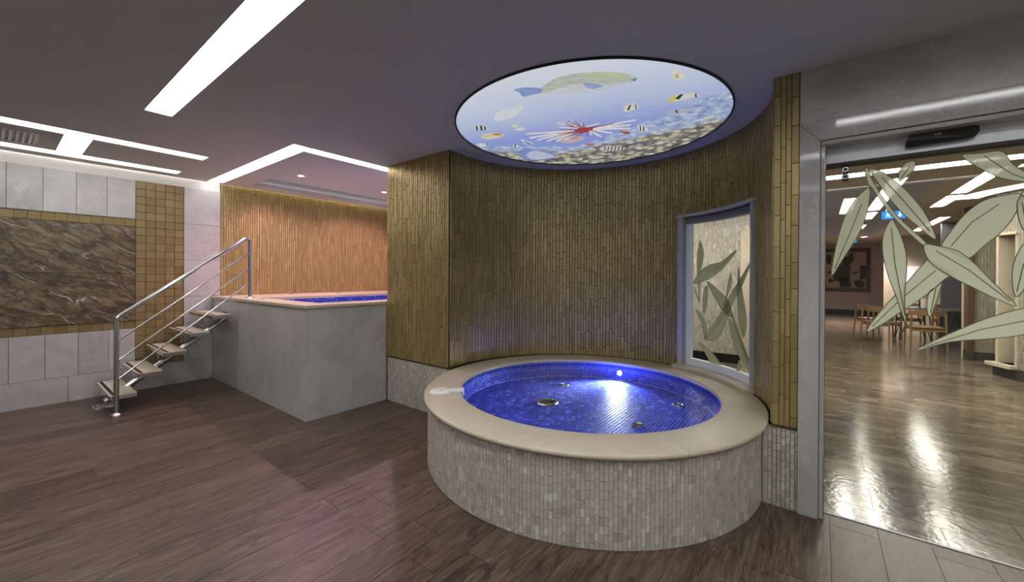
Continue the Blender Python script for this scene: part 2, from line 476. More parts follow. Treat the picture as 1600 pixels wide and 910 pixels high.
# ---- ceiling with recesses
def slab_holes(b, x0, x1, y0, y1, z0, z1, holes):
    xs = sorted({x0, x1, *[min(max(h[i], x0), x1) for h in holes for i in (0, 1)]})
    ys = sorted({y0, y1, *[min(max(h[i], y0), y1) for h in holes for i in (2, 3)]})
    for i in range(len(xs)-1):
        for j in range(len(ys)-1):
            cx, cy = (xs[i]+xs[i+1])/2, (ys[j]+ys[j+1])/2
            if any(h[0] < cx < h[1] and h[2] < cy < h[3] for h in holes): continue
            if xs[i+1]-xs[i] < 1e-5 or ys[j+1]-ys[j] < 1e-5: continue
            b.box((xs[i], ys[j], z0), (xs[i+1], ys[j+1], z1))
YCE = 6.365                                        # ceiling stops short of the left wall (cove gap)
H_HOLES = [(-1.2, 1.362, 5.02, 5.205), (-1.2, 1.352, 5.983, 6.175), (0.373, 0.546, 5.205, 5.983)]
S_HOLE = [(0.670, 0.840, -2.3, 3.953)]
D_HOLE = [(1.62, 1.80, -2.3, -0.10)]               # mirrored in the polished door casing
R_FILL_HOLE = [(-1.10, -0.93, -2.3, 3.953)]  # unseen strip, added to brighten the tub front and door wall
L_HOLES = [(1.688, 1.858, 3.868, YCE), (1.858, 4.7, 3.868, 4.02)]
TRAY = (2.125, 4.6, 4.35, 6.10)
cb = B(); slab_holes(cb, -2.6, 4.75, -2.6, YCE, ZC, ZC+0.05, [(3.0, 4.75, -2.6, 0.15), (4.35, 4.75, 0.15, 3.71)] + H_HOLES + S_HOLE + D_HOLE + R_FILL_HOLE + L_HOLES + [TRAY])
ce = cb.build('ceiling', M['ceiling'])
structure(ce, 'matt grey suspended ceiling of the pool room', 'ceiling')
tb = B()
tb.box((2.025, 4.25, 2.75), (4.7, 6.2, 2.79))
tb.box((2.005, 4.25, ZC+0.05), (2.025, 6.2, 2.79)).box((4.7, 4.25, ZC+0.05), (4.72, 6.2, 2.79))
tb.box((2.005, 4.23, ZC+0.05), (4.72, 4.25, 2.79)).box((2.005, 6.2, ZC+0.05), (4.72, 6.22, 2.79))
tb.build('ceiling_tray', M['ceiling'], ce)
B().box((-2.6, -2.6, 2.86), (4.75, 6.62, 2.92)).build('upper_slab', M['ceiling'], ce)

def ceiling_light(name, holes, label, material, group=None, z=ZC):
    x0 = min(h[0] for h in holes); x1 = max(h[1] for h in holes); y0 = min(h[2] for h in holes); y1 = max(h[3] for h in holes)
    e = empty(name, ((x0+x1)/2, (y0+y1)/2, z))
    d = B(); f = B()
    for h in holes:
        d.box((h[0], h[2], z+0.022), (h[1], h[3], z+0.03))
    d.build('diffuser', material, e)
    for h in holes[:1]:
        t = 0.006
        B().box((h[0], h[2], z), (h[0]+t, h[3], z+0.022)).build('edge_profile', M['alu_grey'], e)
        B().box((h[1]-t, h[2], z), (h[1], h[3], z+0.022)).build('edge_profile', M['alu_grey'], e)
    return tag(e, label, 'ceiling light', group)
ceiling_light('ceiling_light', S_HOLE, 'long white ceiling light strip running toward the camera', M['light_white'])
ceiling_light('ceiling_light', D_HOLE, 'ceiling light strip in front of the glass door, mirrored in its marble casing', M['light_white'])
ceiling_light('ceiling_light', R_FILL_HOLE, 'unseen fill light strip added behind the viewer, parallel to the long one', M['light_white'])
ceiling_light('ceiling_light', H_HOLES, 'H-shaped white ceiling light beside the stone-clad left wall', M['light_h'])
ceiling_light('ceiling_light', L_HOLES, 'L-shaped glowing slot light around the ceiling above the raised pool', M['light_slot'])

# LED strips in the cove gap along the left wall and behind the tray lip
def led(a, b_, material, label):
    e = empty('led_strip', ((a[0]+b_[0])/2, (a[1]+b_[1])/2, a[2]))
    B().box((a[0], a[1], a[2]), (b_[0], b_[1], a[2]+0.004)).build('base', M['alu'], e)
    B().box((a[0], a[1]+0.004, a[2]+0.004), (b_[0], b_[1]-0.004, a[2]+0.012)).build('lens', material, e)
    return tag(e, label, 'led strip')
led((-2.5, YCE-0.055, ZC+0.052), (1.66, YCE-0.02, 0), M['light_cove'], 'cove light glowing above the stone-clad left wall')
led((1.87, YCE-0.055, ZC+0.052), (4.7, YCE-0.02, 0), M['light_warm'], 'warm cove light glowing above the gold wall behind the raised pool')
led((2.15, 6.172, ZC+0.052), (4.6, 6.198, 0), M['light_violet'], 'violet light line in the recessed ceiling over the raised pool')

# ---- walls
def flat_y(x0, x1, z0, z1, th=0.02, y=YW):        # slab proud of the left wall
    return (frame(((x0+x1)/2, y, (z0+z1)/2), (1, 0, 0), (0, 0, 1)), x1-x0-0.0018, z1-z0-0.0018, th)
wl = B().box((-2.6, YW, 0), (4.8, YW+0.14, 2.92)).build('wall_left', M['plaster'])
structure(wl, 'left wall clad in grey stone, gold tiles and dark marble', 'wall')
sl = []
ZS = [0.0, 0.275, 0.742, 0.832, 1.948, 2.040, 2.502]
xs = [1.025 - 0.2375*i for i in range(0, 8)]
for i in range(len(xs)-1):
    sl.append(flat_y(xs[i+1], xs[i], ZS[5], ZS[6])); sl.append(flat_y(xs[i+1]+0.015, xs[i]+(0.015 if i else 0), ZS[2]-0.467, ZS[2]))
bx = [1.79, 1.30, 0.49, -0.32, -1.13]
for i in range(4): sl.append(flat_y(bx[i+1], bx[i], 0, ZS[1]))
for z0, z1 in ((0.275, 0.64), (0.64, 1.105), (1.105, 1.57), (1.57, 2.037), (2.037, 2.502)):
    sl.append(flat_y(1.482, 1.872 if z0 > 1.1 else 1.79, z0, z1))
lay(sl, 'stone_slab', M['stone'], wl, c=0.001)
mb = []
for z0, z1 in ((ZS[3], 1.395), (1.395, ZS[4])):
    mb.append(flat_y(-0.95, 1.025, z0, z1, 0.022))
lay(mb, 'marble_slab', M['dark_marble'], wl, c=0.001)
B().box((-2.6, YW-0.004, 0), (1.9, YW, 2.502)).build('tile_bed', M['gold_grout'], wl)
gt = []
nrow = 24; th_ = (2.500-0.276)/nrow; tw = (1.480-1.027)/5
for r in range(nrow):
    for c_ in range(5):
        t = flat_y(1.027+tw*c_, 1.027+tw*(c_+1), 0.276+th_*r, 0.276+th_*(r+1), 0.011*random.choice((0.9, 1, 1.15)))
        gt.append((t[0], t[1]-0.001, t[2]-0.001, t[3]))
for z0, z1 in ((ZS[2]+0.002, ZS[3]-0.002), (ZS[4]+0.002, ZS[5]-0.002)):
    x = 1.025
    while x > -0.6:
        gt.append(flat_y(x-0.0905, x, z0, z1, 0.010)); x -= 0.0905
lay(gt, 'gold_tile', M['gold_sq'], wl)
# gold strips of the wall behind the raised pool
B().box((1.872, YW-0.006, 1.08), (4.72, YW, 2.66)).build('strip_bed', M['gold_grout'], wl)
tl = strip_tiles(2.83, 1.10, 2.66, lambda s, z: (Vector((1.876+s, YW-0.006, z)), (1, 0, 0)), (0.026, 0.030, 0.034), 0.17, 0.0022, 0.006)
lay(tl, 'gold_strip', M['gold'], wl, only_stuff=True)

# pier with flat gold face, then the curved niche wall
pb = B().box((XG, 2.83, 0), (2.74, 3.81, 2.86))
dv = B().box((2.741, 3.71, 0), (4.8, 3.81, 2.86)).build('wall_divider', M['plaster']); structure(dv, 'wall behind the pier separating the raised pool from the hall', 'wall')
pier = pb.build('wall_pier', M['dark'])
structure(pier, 'flat gold-tiled wall pier between the raised pool and the round tub', 'wall')
B().box((XG-0.003, 2.826, 0.492), (XG, 3.812, 2.6)).build('strip_bed', M['gold_grout'], pier)
tl = strip_tiles(0.982, 0.494, 2.598, lambda s, z: (Vector((XG-0.003, 3.811-s, z)), (0, -1, 0)), (0.028, 0.034, 0.040), 0.185, 0.0034, 0.007)
lay(tl, 'gold_strip', M['gold'], pier, limit=290)
B().box((XG-0.002, 2.60, 0.0), (XG+0.01, 3.80, 0.484)).build('mosaic_bed', M['grout'], pier)
tl = strip_tiles(1.19, 0.0, 0.482, lambda s, z: (Vector((XG-0.002, 3.797-s, z)), (0, -1, 0)), (0.0225,), 0.045, 0.0018, 0.004, 0.02, 0.005)
lay(tl, 'stone_mosaic', M['mosaic'], pier, only_stuff=True)
B().box((XG-0.011, 2.60, 0.484), (XG, 3.80, 0.493)).build('metal_trim', M['gold_grout'], pier)

W_A0, W_A1, W_Z0, W_Z1 = math.radians(-60.5), math.radians(-20.5), 0.50, 1.965      # opening in the curved wall
cw = B(); NA = 96; a_r = -PI/2
def arc_block(a0, a1, z0, z1, seg):
    cw.lathe([(AR, z0), (AR+0.10, z0), (AR+0.10, z1), (AR, z1)], AC[0], AC[1], a0, a1, seg, closed_prof=True, caps=True)
arc_block(a_r, W_A0, 0, 2.86, 12); arc_block(W_A0, W_A1, 0, W_Z0, 18); arc_block(W_A0, W_A1, W_Z1, 2.86, 18); arc_block(W_A1, math.radians(98.4), 0, 2.86, 56)
wc = cw.build('wall_niche', M['gold_grout'])
structure(wc, 'curved gold-tiled niche wall wrapped around the round tub', 'wall')
def arc_place(s, z):
    a = A_L - s/AR
    return Vector((AC[0]+(AR-0.0015)*math.cos(a), AC[1]+(AR-0.0015)*math.sin(a), z)), (math.sin(a), -math.cos(a), 0)
tl = strip_tiles(AR*(A_L-a_r), 0.50, 2.598, arc_place, (0.028, 0.034, 0.040), 0.185, 0.0036, 0.007)
keep = []
for T in tl:
    p = T[0].translation; a = math.atan2(p.y-AC[1], p.x-AC[0])
    if W_A0-0.012 < a < W_A1+0.012:
        lo, hi = p.z-T[2]/2, p.z+T[2]/2
        if lo < W_Z1+0.01:
            if hi < W_Z1+0.03: continue
            nz0 = W_Z1+0.012; p2 = T[0].copy(); p2.translation.z = (nz0+hi)/2; T = (p2, T[1], round((hi-nz0)/0.004)*0.004, T[3])
    keep.append(T)
lay(keep, 'gold_strip', M['gold'], wc)

# ---- door wall
XS = 2.897
dw = B()
dw.box((XS, 0.085, 0), (3.10, 0.222, 2.86))
dw.box((XS, -2.6, 2.20), (3.10, 0.085, 2.86)).box((XS, -2.6, 0), (3.10, -1.93, 2.20)).box((XS, -0.03, 0), (3.03, 0.085, 2.2))
wr = dw.build('wall_right', M['dark'])
structure(wr, 'right wall of grey marble around the sliding glass door', 'wall')
tl = strip_tiles(0.126, 0.494, 2.598, lambda s, z: (Vector((XS, 0.2215-s, z)), (0, -1, 0)), (0.037,), 0.185, 0.0024, 0.006)
# four columns of slightly different widths
cols = (0.035, 0.026, 0.027, 0.038); tl = []; s0 = 0
for wd in cols:
    z = 0.494; h = 0.19*random.uniform(0.3, 1)
    while z < 2.597:
        h = min(round(h/0.004)*0.004, 2.598-z)
        if 2.598-(z+h) < 0.03: h = 2.598-z
        tl.append((frame((XS, 0.2215-s0-wd/2, z+h/2), (0, -1, 0), (0, 0, 1)), wd-0.002, h-0.002, 0.006)); z += h; h = 0.19*random.uniform(0.8, 1.2)
    s0 += wd
B().box((XS-0.001, 0.095, 0.494), (XS+0.005, 0.222, 2.6)).build('strip_bed', M['gold_grout'], wr)
lay(tl, 'gold_strip', M['gold'], wr)
tl = strip_tiles(0.17, 0.0, 0.482, lambda s, z: (Vector((XS, 0.265-s, z)), (0, -1, 0)), (0.0225,), 0.045, 0.0018, 0.004, 0.02, 0.005)
B().box((XS, 0.09, 0.0), (XS+0.02, 0.27, 0.484)).build('mosaic_bed', M['grout'], wr)
lay(tl, 'stone_mosaic', M['mosaic'], wr, only_stuff=True)
B().box((XS-0.012, 0.095, 0.483), (XS, 0.235, 0.493)).build('metal_trim', M['gold_grout'], wr)
# stone slabs over the door
for y0, y1 in ((-1.3, 0.094), (-2.6, -1.302)):
    B().box((XJ+0.006, y0, 2.288), (XS+0.01, y1-0.001, ZC)).build('stone_slab', M['stone'], wr, bevel=0.001)
# casing: jamb and head with a rounded inner edge
def prism_x(name, prof_yz, x0, x1, material, parent):
    n = len(prof_yz); v = [(x0, y, z) for y, z in prof_yz] + [(x1, y, z) for y, z in prof_yz]
    f = [tuple(range(n)), tuple(range(2*n-1, n-1, -1))] + [(i, i+n, (i+1) % n+n, (i+1) % n) for i in range(n)]
    bb = B(); bb.add(v, f); return bb.build(name, material, parent, bevel=0.0015)
prism_x('jamb_casing', [(0.094, 0), (-0.002, 0), (-0.002, 2.172), (0.094, 2.284)], XJ, XS+0.12, M['casing'], wr)
B().box((XJ+0.012, -0.028, 0), (XD+0.02, -0.0035, 2.145)).build('jamb_reveal', M['casing'], wr, bevel=0.006)
prism_x('head_casing', [(0.094, 2.286), (-0.002, 2.174), (-2.6, 2.174), (-2.6, 2.286)], XJ, XS+0.12, M['casing'], wr)
B().box((XJ+0.012, -2.6, 2.148), (XD-0.045, -0.0035, 2.1725)).build('head_reveal', M['casing'], wr, bevel=0.006)

# remaining shell, behind the viewer
wb = B().box((-2.74, -2.6, 0), (-2.6, YW, 2.92)).build('wall_rear', M['stone']); structure(wb, 'plain grey stone wall behind the viewer', 'wall')
wf = B().box((-2.6, -2.74, 0), (3.1, -2.6, 2.92)).build('wall_front', M['stone']); structure(wf, 'plain grey stone wall at the near end of the room', 'wall')
we = B().box((4.8, 3.81, 0), (4.9, 6.6, 2.92)).build('wall_end', M['plaster']); structure(we, 'end wall of the raised pool alcove hidden by the pier', 'wall')

# ================================================================== ROUND TUB
RB, RI, ZR, TFZ, TWZ = 1.238, 1.005, 0.50, 0.325, 0.452
tub = empty('round_tub', (TC[0], TC[1], 0))
tag(tub, 'round plunge tub clad in beige stone mosaic with limestone rim', 'tub')
bd = B().lathe([(RB-0.02, 0), (RB, 0), (RB, ZR-0.03), (RI+0.01, ZR-0.03), (RI+0.01, 0.24), (0.001, 0.24)], TC[0], TC[1], seg=96)
bd.build('body', M['grout'], tub, smooth=True)
# outer mosaic
tl = []; tw = 0.0235; n = int(RB*math.radians(196)/tw)
for i in range(n):
    a = math.radians(80)+i*tw/RB
    z = 0.003; h = 0.045*random.choice((0.3, 0.5, 0.7, 1))
    while z < ZR-0.034:
        if z+h > ZR-0.045: h = ZR-0.033-z
        p = Vector((TC[0]+(RB+0.0005)*math.cos(a), TC[1]+(RB+0.0005)*math.sin(a), z+h/2))
        tl.append((Matrix.Translation(-tub.location) @ frame(p, (-math.sin(a), math.cos(a), 0), (0, 0, 1)), tw-0.0014, max(0.006, h-0.0014), 0.003*random.choice((0.7, 1, 1.3))))
        z += h; h = 0.045
def lay_local(tiles, name, material, parent, limit, **k):
    # tiles carry matrices local to the parent; rank them by where they stand in the room
    off = Matrix.Translation(parent.location); sc = []
    for T in tiles:
        wm = off @ T[0]; p = wm.translation; nn = wm.col[2].to_3d(); d = CAM-p
        sc.append(T[1]*T[2]*max(0, nn.dot(d.normalized()))/d.length_squared if in_view(p) else 0)
    order = sorted(range(len(tiles)), key=lambda i: -sc[i]); single = set(i for i in order[:limit] if sc[i] > 0); R_ = B()
    for i, (mw, wd, h, t) in enumerate(tiles):
        if i in single: link(name, tile_mesh(name, wd, h, t, material), None, parent, mw)
        else:
            v, f = tile_vf(wd, h, t); R_.add([off @ mw @ Vector(q) for q in v], f)
    if R_.v:
        o = R_.build(name+'_field', material, parent); o['kind'] = 'stuff'
lay_local(tl, 'mosaic_tile', M['mosaic'], tub, 300)
# blue mosaic inside: wall rings and floor grid (joined)
bt = B(); s_ = 0.026
z = TFZ; 
while z < ZR-0.035:
    h = min(s_, ZR-0.033-z); nn = int(2*PI*RI/s_)
    for i in range(nn):
        a = 2*PI*i/nn; p = Vector((TC[0]+(RI+0.004)*math.cos(a), TC[1]+(RI+0.004)*math.sin(a), z+h/2))
        mw = frame(p, (math.sin(a), -math.cos(a), 0), (0, 0, 1)); v, f = tile_vf(2*PI*RI/nn-0.003, h-0.003, 0.004); bt.add([mw @ Vector(q) for q in v], f)
    z += s_
g = int(RI/s_)+1
for i in range(-g, g+1):
    for j in range(-g, g+1):
        x, y = (i+0.5*(j % 2))*s_*1.25, j*s_
        if x*x+y*y > (RI-0.012)**2: continue
        mw = frame((TC[0]+x, TC[1]+y, TFZ-0.004), (1, 0, 0), (0, 1, 0)); v, f = tile_vf(s_*1.25-0.004, s_-0.004, 0.003); bt.add([mw @ Vector(q) for q in v], f)
o = bt.build('blue_mosaic', M['blue'], tub); o['kind'] = 'stuff'; o['label'] = 'glossy cobalt blue glass mosaic lining'
lin = B().lathe([(RI+0.005, ZR-0.03), (RI+0.005, TFZ-0.004), (0.001, TFZ-0.004)], TC[0], TC[1], seg=96)
lin.build('blue_grout_bed', M['blue_grout'], tub)
# rim segments
prof = []
RO = 1.272; zt, zb = ZR, ZR-0.032
prof = [(RI-0.004, zb), (RI-0.012, zb+0.008), (RI-0.012, zt-0.008), (RI-0.004, zt), (RO-0.012, zt), (RO-0.004, zt-0.004), (RO, zt-0.012), (RO, zb+0.012), (RO-0.004, zb+0.004), (RO-0.012, zb)]
cuts = [-176, -128, -80, -32, 16, 64, 112, 139, 184]
for a0, a1 in zip(cuts[:-1], cuts[1:]):
    B().lathe(prof, TC[0], TC[1], math.radians(a0+0.04), math.radians(a1-0.04), 20, closed_prof=True, caps=True).build('rim_stone', M['coping'], tub, smooth=True)
wt = B().disc(TC[0], TC[1], TWZ, RI-0.001, 96).build('water', M['water'], tub); wt['label'] = 'still clear water'
# white lid with spout on the rim
ld = empty('skimmer_lid', (2.083, 2.290, ZR)); tag(ld, 'white round plastic filler lid with spout on the tub rim', 'lid')
ds = Vector((TC[0]-2.083, TC[1]-2.290, 0)).normalized(); pv = Vector((-ds.y, ds.x, 0)); c0 = Vector((2.083, 2.290, ZR))
LID = B().lathe([(0.001, ZR+0.012), (0.074, ZR+0.012), (0.081, ZR+0.008), (0.083, ZR+0.0005)], 2.083, 2.290, seg=40).build('lid', M['white'], ld, smooth=True)
B().disc(2.083, 2.290, ZR+0.0135, 0.008, 12).build('finger_hole', M['black'], LID).matrix_basis = Matrix.Identity(4)
B().obox(c0+ds*0.112+Vector((0, 0, 0.006)), ds, pv, Vector((0, 0, 1)), 0.050, 0.045, 0.005).build('spout', M['white'], ld, bevel=0.002)
B().obox(c0+ds*0.171+Vector((0, 0, -0.004)), ds, pv, Vector((0, 0, 1)), 0.007, 0.062, 0.016).build('spout_lip', M['white'], ld, bevel=0.003)
# floor fittings
def fitting(x, y, r, name, label, mt, slots):
    e = empty(name, (x, y, TFZ)); z = TFZ+0.0005
    B().lathe([(r*0.70, z+0.004), (r*0.76, z+0.010), (r*0.92, z+0.010), (r, z)], x, y, seg=32).build('ring', M['steel'], e, smooth=True)
    B().disc(x, y, z+0.003, r*0.74, 28).build('plate', mt, e)
    for k in range(-slots, slots+1):
        hw = math.sqrt(max(0.0, 1-(k/(slots+1))**2))*r*0.66; yy = y+k*r*0.66/(slots+1)
        B().box((x-hw, yy-r*0.03, z+0.003), (x+hw, yy+r*0.03, z+0.007)).build('bar', M['iron'] if mt is M['alu_grey'] else M['steel'], e)
    return tag(e, label, 'drain' if 'drain' in name else 'water jet', None if 'drain' in name else 'chrome jets on the tub floor')
fitting(2.841, 1.809, 0.095, 'floor_drain', 'large dark round drain grille on the tub floor', M['alu_grey'], 4)
fitting(3.399, 1.966, 0.045, 'water_jet', 'chrome jet on the tub floor nearest the curved gold wall', M['black'], 1)
fitting(3.446, 0.914, 0.045, 'water_jet', 'chrome jet on the tub floor nearest the window', M['black'], 1)
fitting(2.805, 1.018, 0.045, 'water_jet', 'chrome jet on the tub floor nearest the front rim', M['black'], 1)
# underwater lamp
la = math.atan2(1.621-TC[1], 3.924-TC[0]); ld_ = Vector((math.cos(la), math.sin(la), 0)); lp = Vector((TC[0], TC[1], 0.395))+ld_*(RI-0.002)
le = empty('pool_lamp', lp); tag(le, 'bright underwater lamp on the tub wall', 'lamp')
tang = Vector((-ld_.y, ld_.x, 0))
def rdisc(c, nrm, r, t):
    bb = B(); bb.tube([c, c+nrm*t], r, 24); return bb
rdisc(lp, -ld_, 0.030, 0.006).build('housing', M['steel'], le); rdisc(lp-ld_*0.006, -ld_, 0.022, 0.003).build('lens', M['pool_lens'], le)
pl = bpy.data.lights.new('pool_lamp_light', 'SPOT'); pl.energy = 62; pl.color = (0.80, 0.90, 1.0); pl.shadow_soft_size = 0.05
pl.spot_size = math.radians(140); pl.spot_blend = 0.5
po = bpy.data.objects.new('bulb', pl); COL.objects.link(po); po.parent = le; po.location = -ld_*0.10 + Vector((0, 0, 0.012))
po.rotation_euler = (-ld_*0.9 + Vector((0, 0, -0.6))).to_track_quat('-Z', 'Y').to_euler()

# ================================================================== RAISED POOL
ZP = 1.10
pool = empty('raised_pool', (3.2, 5.1, 0)); tag(pool, 'raised pool with grey stone sides and blue tiled basin behind the steps', 'pool')
YB = YW-0.008
PX0, PX1, PY0 = 1.79, 4.78, 3.815
IX0, IX1, IY0, IY1 = 2.05, 4.55, 4.09, 5.50
pb = B(); slab_holes(pb, PX0+0.02, PX1, PY0+0.02, YB-0.002, 0.001, ZP-0.031, [(IX0, IX1, IY0, IY1)])
pb.box((IX0-0.01, IY0-0.01, 0.001), (IX1+0.01, IY1+0.01, 0.2)).build('core', M['grout'], pool)
for y0, y1 in ((PY0, 4.66), (4.66, 5.55), (5.55, YB-0.014)):
    B().box((PX0, y0+0.0006, 0.001), (PX0+0.02, y1-0.0006, ZP-0.031)).build('stone_slab', M['stone'], pool)
for x0, x1 in ((PX0+0.02, 2.255), (2.255, XG-0.012)):
    B().box((x0+0.0006, PY0, 0.001), (x1-0.0006, PY0+0.02, ZP-0.031)).build('stone_slab', M['stone'], pool)
def cope(x0, x1, y0, y1): B().box((x0, y0, ZP-0.031), (x1, y1, ZP)).build('coping_stone', M['coping'], pool, bevel=0.006)
ov = 0.02
for y0, y1 in ((PY0-ov, 4.66), (4.66, 5.50), (5.50, YB-0.026)): cope(PX0-ov, IX0-0.015, y0+0.001, y1)
for x0, x1 in ((IX0-0.014, 2.62), (2.63, 3.6), (3.601, PX1)): cope(x0, x1, PY0-ov if x1 < 2.65 else PY0+0.002, IY0-0.015)
for x0, x1 in ((IX0-0.014, 2.9), (2.901, 3.8), (3.801, PX1)): cope(x0, x1, IY1+0.015, YB-0.008)
cope(IX1+0.015, PX1, IY0-0.014, IY1+0.014)
bt = B()
def blue_wall(p0, u, length, z0, z1):
    n_ = int(length/0.027); k_ = int((z1-z0)/0.027)
    for i in range(n_):
        for j in range(k_):
            c_ = Vector(p0)+Vector(u)*(0.027*(i+0.5)); mw = frame((c_.x, c_.y, z1-0.027*(j+0.5)), u, (0, 0, 1)); v, f = tile_vf(0.0245, 0.0245, 0.004); bt.add([mw @ Vector(q) for q in v], f)
blue_wall((IX0, IY1-0.001, 0), (1, 0, 0), IX1-IX0, ZP-0.25, ZP-0.032)
blue_wall((IX1-0.001, IY1, 0), (0, -1, 0), IY1-IY0, ZP-0.25, ZP-0.032)
blue_wall((IX0+0.001, IY0, 0), (0, 1, 0), IY1-IY0, ZP-0.25, ZP-0.032)
o = bt.build('blue_mosaic', M['blue'], pool); o['kind'] = 'stuff'; o['label'] = 'cobalt blue glass mosaic lining'
bq = B().box((IX0, IY1-0.001, 0.2), (IX1, IY1+0.02, ZP-0.032)).box((IX0-0.02, IY0, 0.2), (IX0+0.001, IY1, ZP-0.032)).box((IX1-0.001, IY0, 0.2), (IX1+0.02, IY1, ZP-0.032)).box((IX0, IY0-0.02, 0.2), (IX1, IY0, ZP-0.032)).box((IX0, IY0, 0.2), (IX1, IY1, 0.22))
bq.build('basin', M['blue_grout'], pool)
w2 = B().add([(IX0+.002, IY0+.002, ZP-0.13), (IX1-.002, IY0+.002, ZP-0.13), (IX1-.002, IY1-.006, ZP-0.13), (IX0+.002, IY1-.006, ZP-0.13)], [(0, 1, 2, 3)]).build('water', M['water'], pool)
for (x, y, lb) in ((2.62, 6.05, 'small chrome button on the pool ledge nearest the stone wall'), (3.30, 5.98, 'small chrome button on the pool ledge nearest the pier'), (1.93, 5.2, 'small chrome button on the pool coping beside the handrail post')):
    e = empty('air_button', (x, y, ZP)); tag(e, lb, 'button', 'air buttons on the pool coping')
    B().lathe([(0.001, ZP+0.010), (0.014, ZP+0.010), (0.016, ZP+0.007), (0.016, ZP+0.003), (0.028, ZP+0.003), (0.030, ZP)], x, y, seg=20).build('flange', M['steel'], e, smooth=True)
    B().disc(x, y, ZP+0.0115, 0.010, 16).build('push_cap', M['black'], e)

# ================================================================== STEPS AND HANDRAIL
st = empty('pool_steps', (1.25, 5.92, 0)); tag(st, 'open steel steps with five beige stone treads leading up to the pool', 'steps')
RS = ZP/6; SY = 5.93
TX = [0.69, 0.893, 1.100, 1.308, 1.512]
for i, x in enumerate(TX):
    z = RS*(i+1); x1 = x+0.205; y0, y1 = 5.50, 6.34
    t = B().box((x+0.004, y0+0.004, z-0.022), (x1-0.004, y1-0.004, z)).build('tread', M['coping'], st, bevel=0.002)
    B().box((x+0.022, y0+0.02, z), (x+0.048, y1-0.02, z+0.002)).build('grip_strip', M['rubber'], t).matrix_basis = Matrix.Identity(4)
    f = B()
    f.box((x, y0, z-0.04), (x+0.005, y1, z-0.002)).box((x1-0.005, y0, z-0.04), (x1, y1, z-0.002)).box((x, y0, z-0.04), (x1, y0+0.005, z-0.002)).box((x, y1-0.005, z-0.04), (x1, y1, z-0.002))
    f.build('tread_frame', M['steel'], st)
    b_ = B(); zs = 0.03+(x+0.10-0.70)*0.80
    b_.box((x+0.03, SY-0.03, zs), (x+0.036, SY+0.03, z-0.022)).box((x+0.03, SY-0.03, z-0.03), (x+0.17, SY+0.03, z-0.0225))
    b_.build('bracket', M['steel'], st)
s0, s1 = Vector((0.715, SY, 0.045)), Vector((1.785, SY, 0.845))
B().tube([s0, s1], 0.035, 20).build('stringer', M['steel'], st, smooth=True)
bp = B().box((0.62, SY-0.09, 0.0), (0.80, SY+0.09, 0.010)).build('base_plate', M['steel'], st, bevel=0.002)
for dx, dy in ((-0.07, -0.07), (0.07, -0.07), (-0.07, 0.07), (0.07, 0.07)):
    o = B().tube([(0.71+dx, SY+dy, 0.010), (0.71+dx, SY+dy, 0.026)], 0.010, 6).build('bolt', M['steel'], bp); o.matrix_basis = Matrix.Identity(4)
B().box((1.776, SY-0.06, 0.77), (1.789, SY+0.06, 0.92)).build('wall_plate', M['steel'], st, bevel=0.002)

hr = empty('handrail', (0.74, 5.47, 0)); tag(hr, 'polished steel handrail with three slim bars beside the steps', 'handrail')
HY = 5.47
def post(x, z0, z1, name):
    B().tube([(x, HY, z0), (x, HY, z1)], 0.021, 20).build(name, M['steel'], hr, smooth=True)
    B().lathe([(0.022, z0+0.022), (0.028, z0+0.018), (0.046, z0+0.006), (0.048, z0)], x, HY, seg=28).build('flange', M['steel'], hr, smooth=True)
P0, P1 = (0.735, 0.957), (1.88, 1.815)
post(P0[0], 0.0, P0[1]-0.012, 'post'); post(P1[0]+0.015, ZP, P1[1]-0.05, 'post')
B().tube([(P0[0]-0.001, HY, P0[1]-0.015), (P0[0]+0.006, HY, P0[1]-0.002), (P0[0]+0.03, HY, P0[1]+0.02), (P1[0]-0.05, HY, P1[1]-0.008), (P1[0]-0.02, HY, P1[1]+0.004), (P1[0], HY, P1[1]-0.006), (P1[0]+0.013, HY, P1[1]-0.028), (P1[0]+0.015, HY, P1[1]-0.055)], 0.021, 18).build('top_rail', M['steel'], hr, smooth=True)
for za, zb_ in ((0.725, 1.655), (0.530, 1.470), (0.345, 1.292)):
    B().tube([(P0[0], HY, za-0.005), (P1[0]+0.015, HY, zb_)], 0.009, 12).build('mid_bar', M['steel'], hr, smooth=True)

# ================================================================== CEILING DETAILS OVER THE POOLS
def downlight(x, y, z, label, energy):
    e = empty('downlight', (x, y, z)); tag(e, label, 'downlight', 'downlights above the raised pool')
    B().lathe([(0.034, z-0.001), (0.036, z-0.006), (0.050, z-0.005), (0.054, z)], x, y, seg=32).build('bezel', M['white'], e, smooth=True)
    B().disc(x, y, z-0.002, 0.035, 28, up=False).build('lens', M['lamp_lens'], e)
    l = bpy.data.lights.new('downlight_bulb', 'SPOT'); l.energy = energy; l.color = (1.0, 0.53, 0.68); l.spot_size = math.radians(140); l.spot_blend = 0.6; l.shadow_soft_size = 0.03
    lo = bpy.data.objects.new('bulb', l); COL.objects.link(lo); lo.parent = e; lo.location = (0, 0, -0.015)
downlight(2.57, 5.65, 2.75, 'bright downlight in the ceiling recess nearest the stone wall', 58)
downlight(2.57, 4.77, 2.75, 'downlight in the ceiling recess nearest the round tub', 26)
downlight(3.90, 5.66, 2.75, 'downlight in the ceiling recess nearest the gold pier', 58)

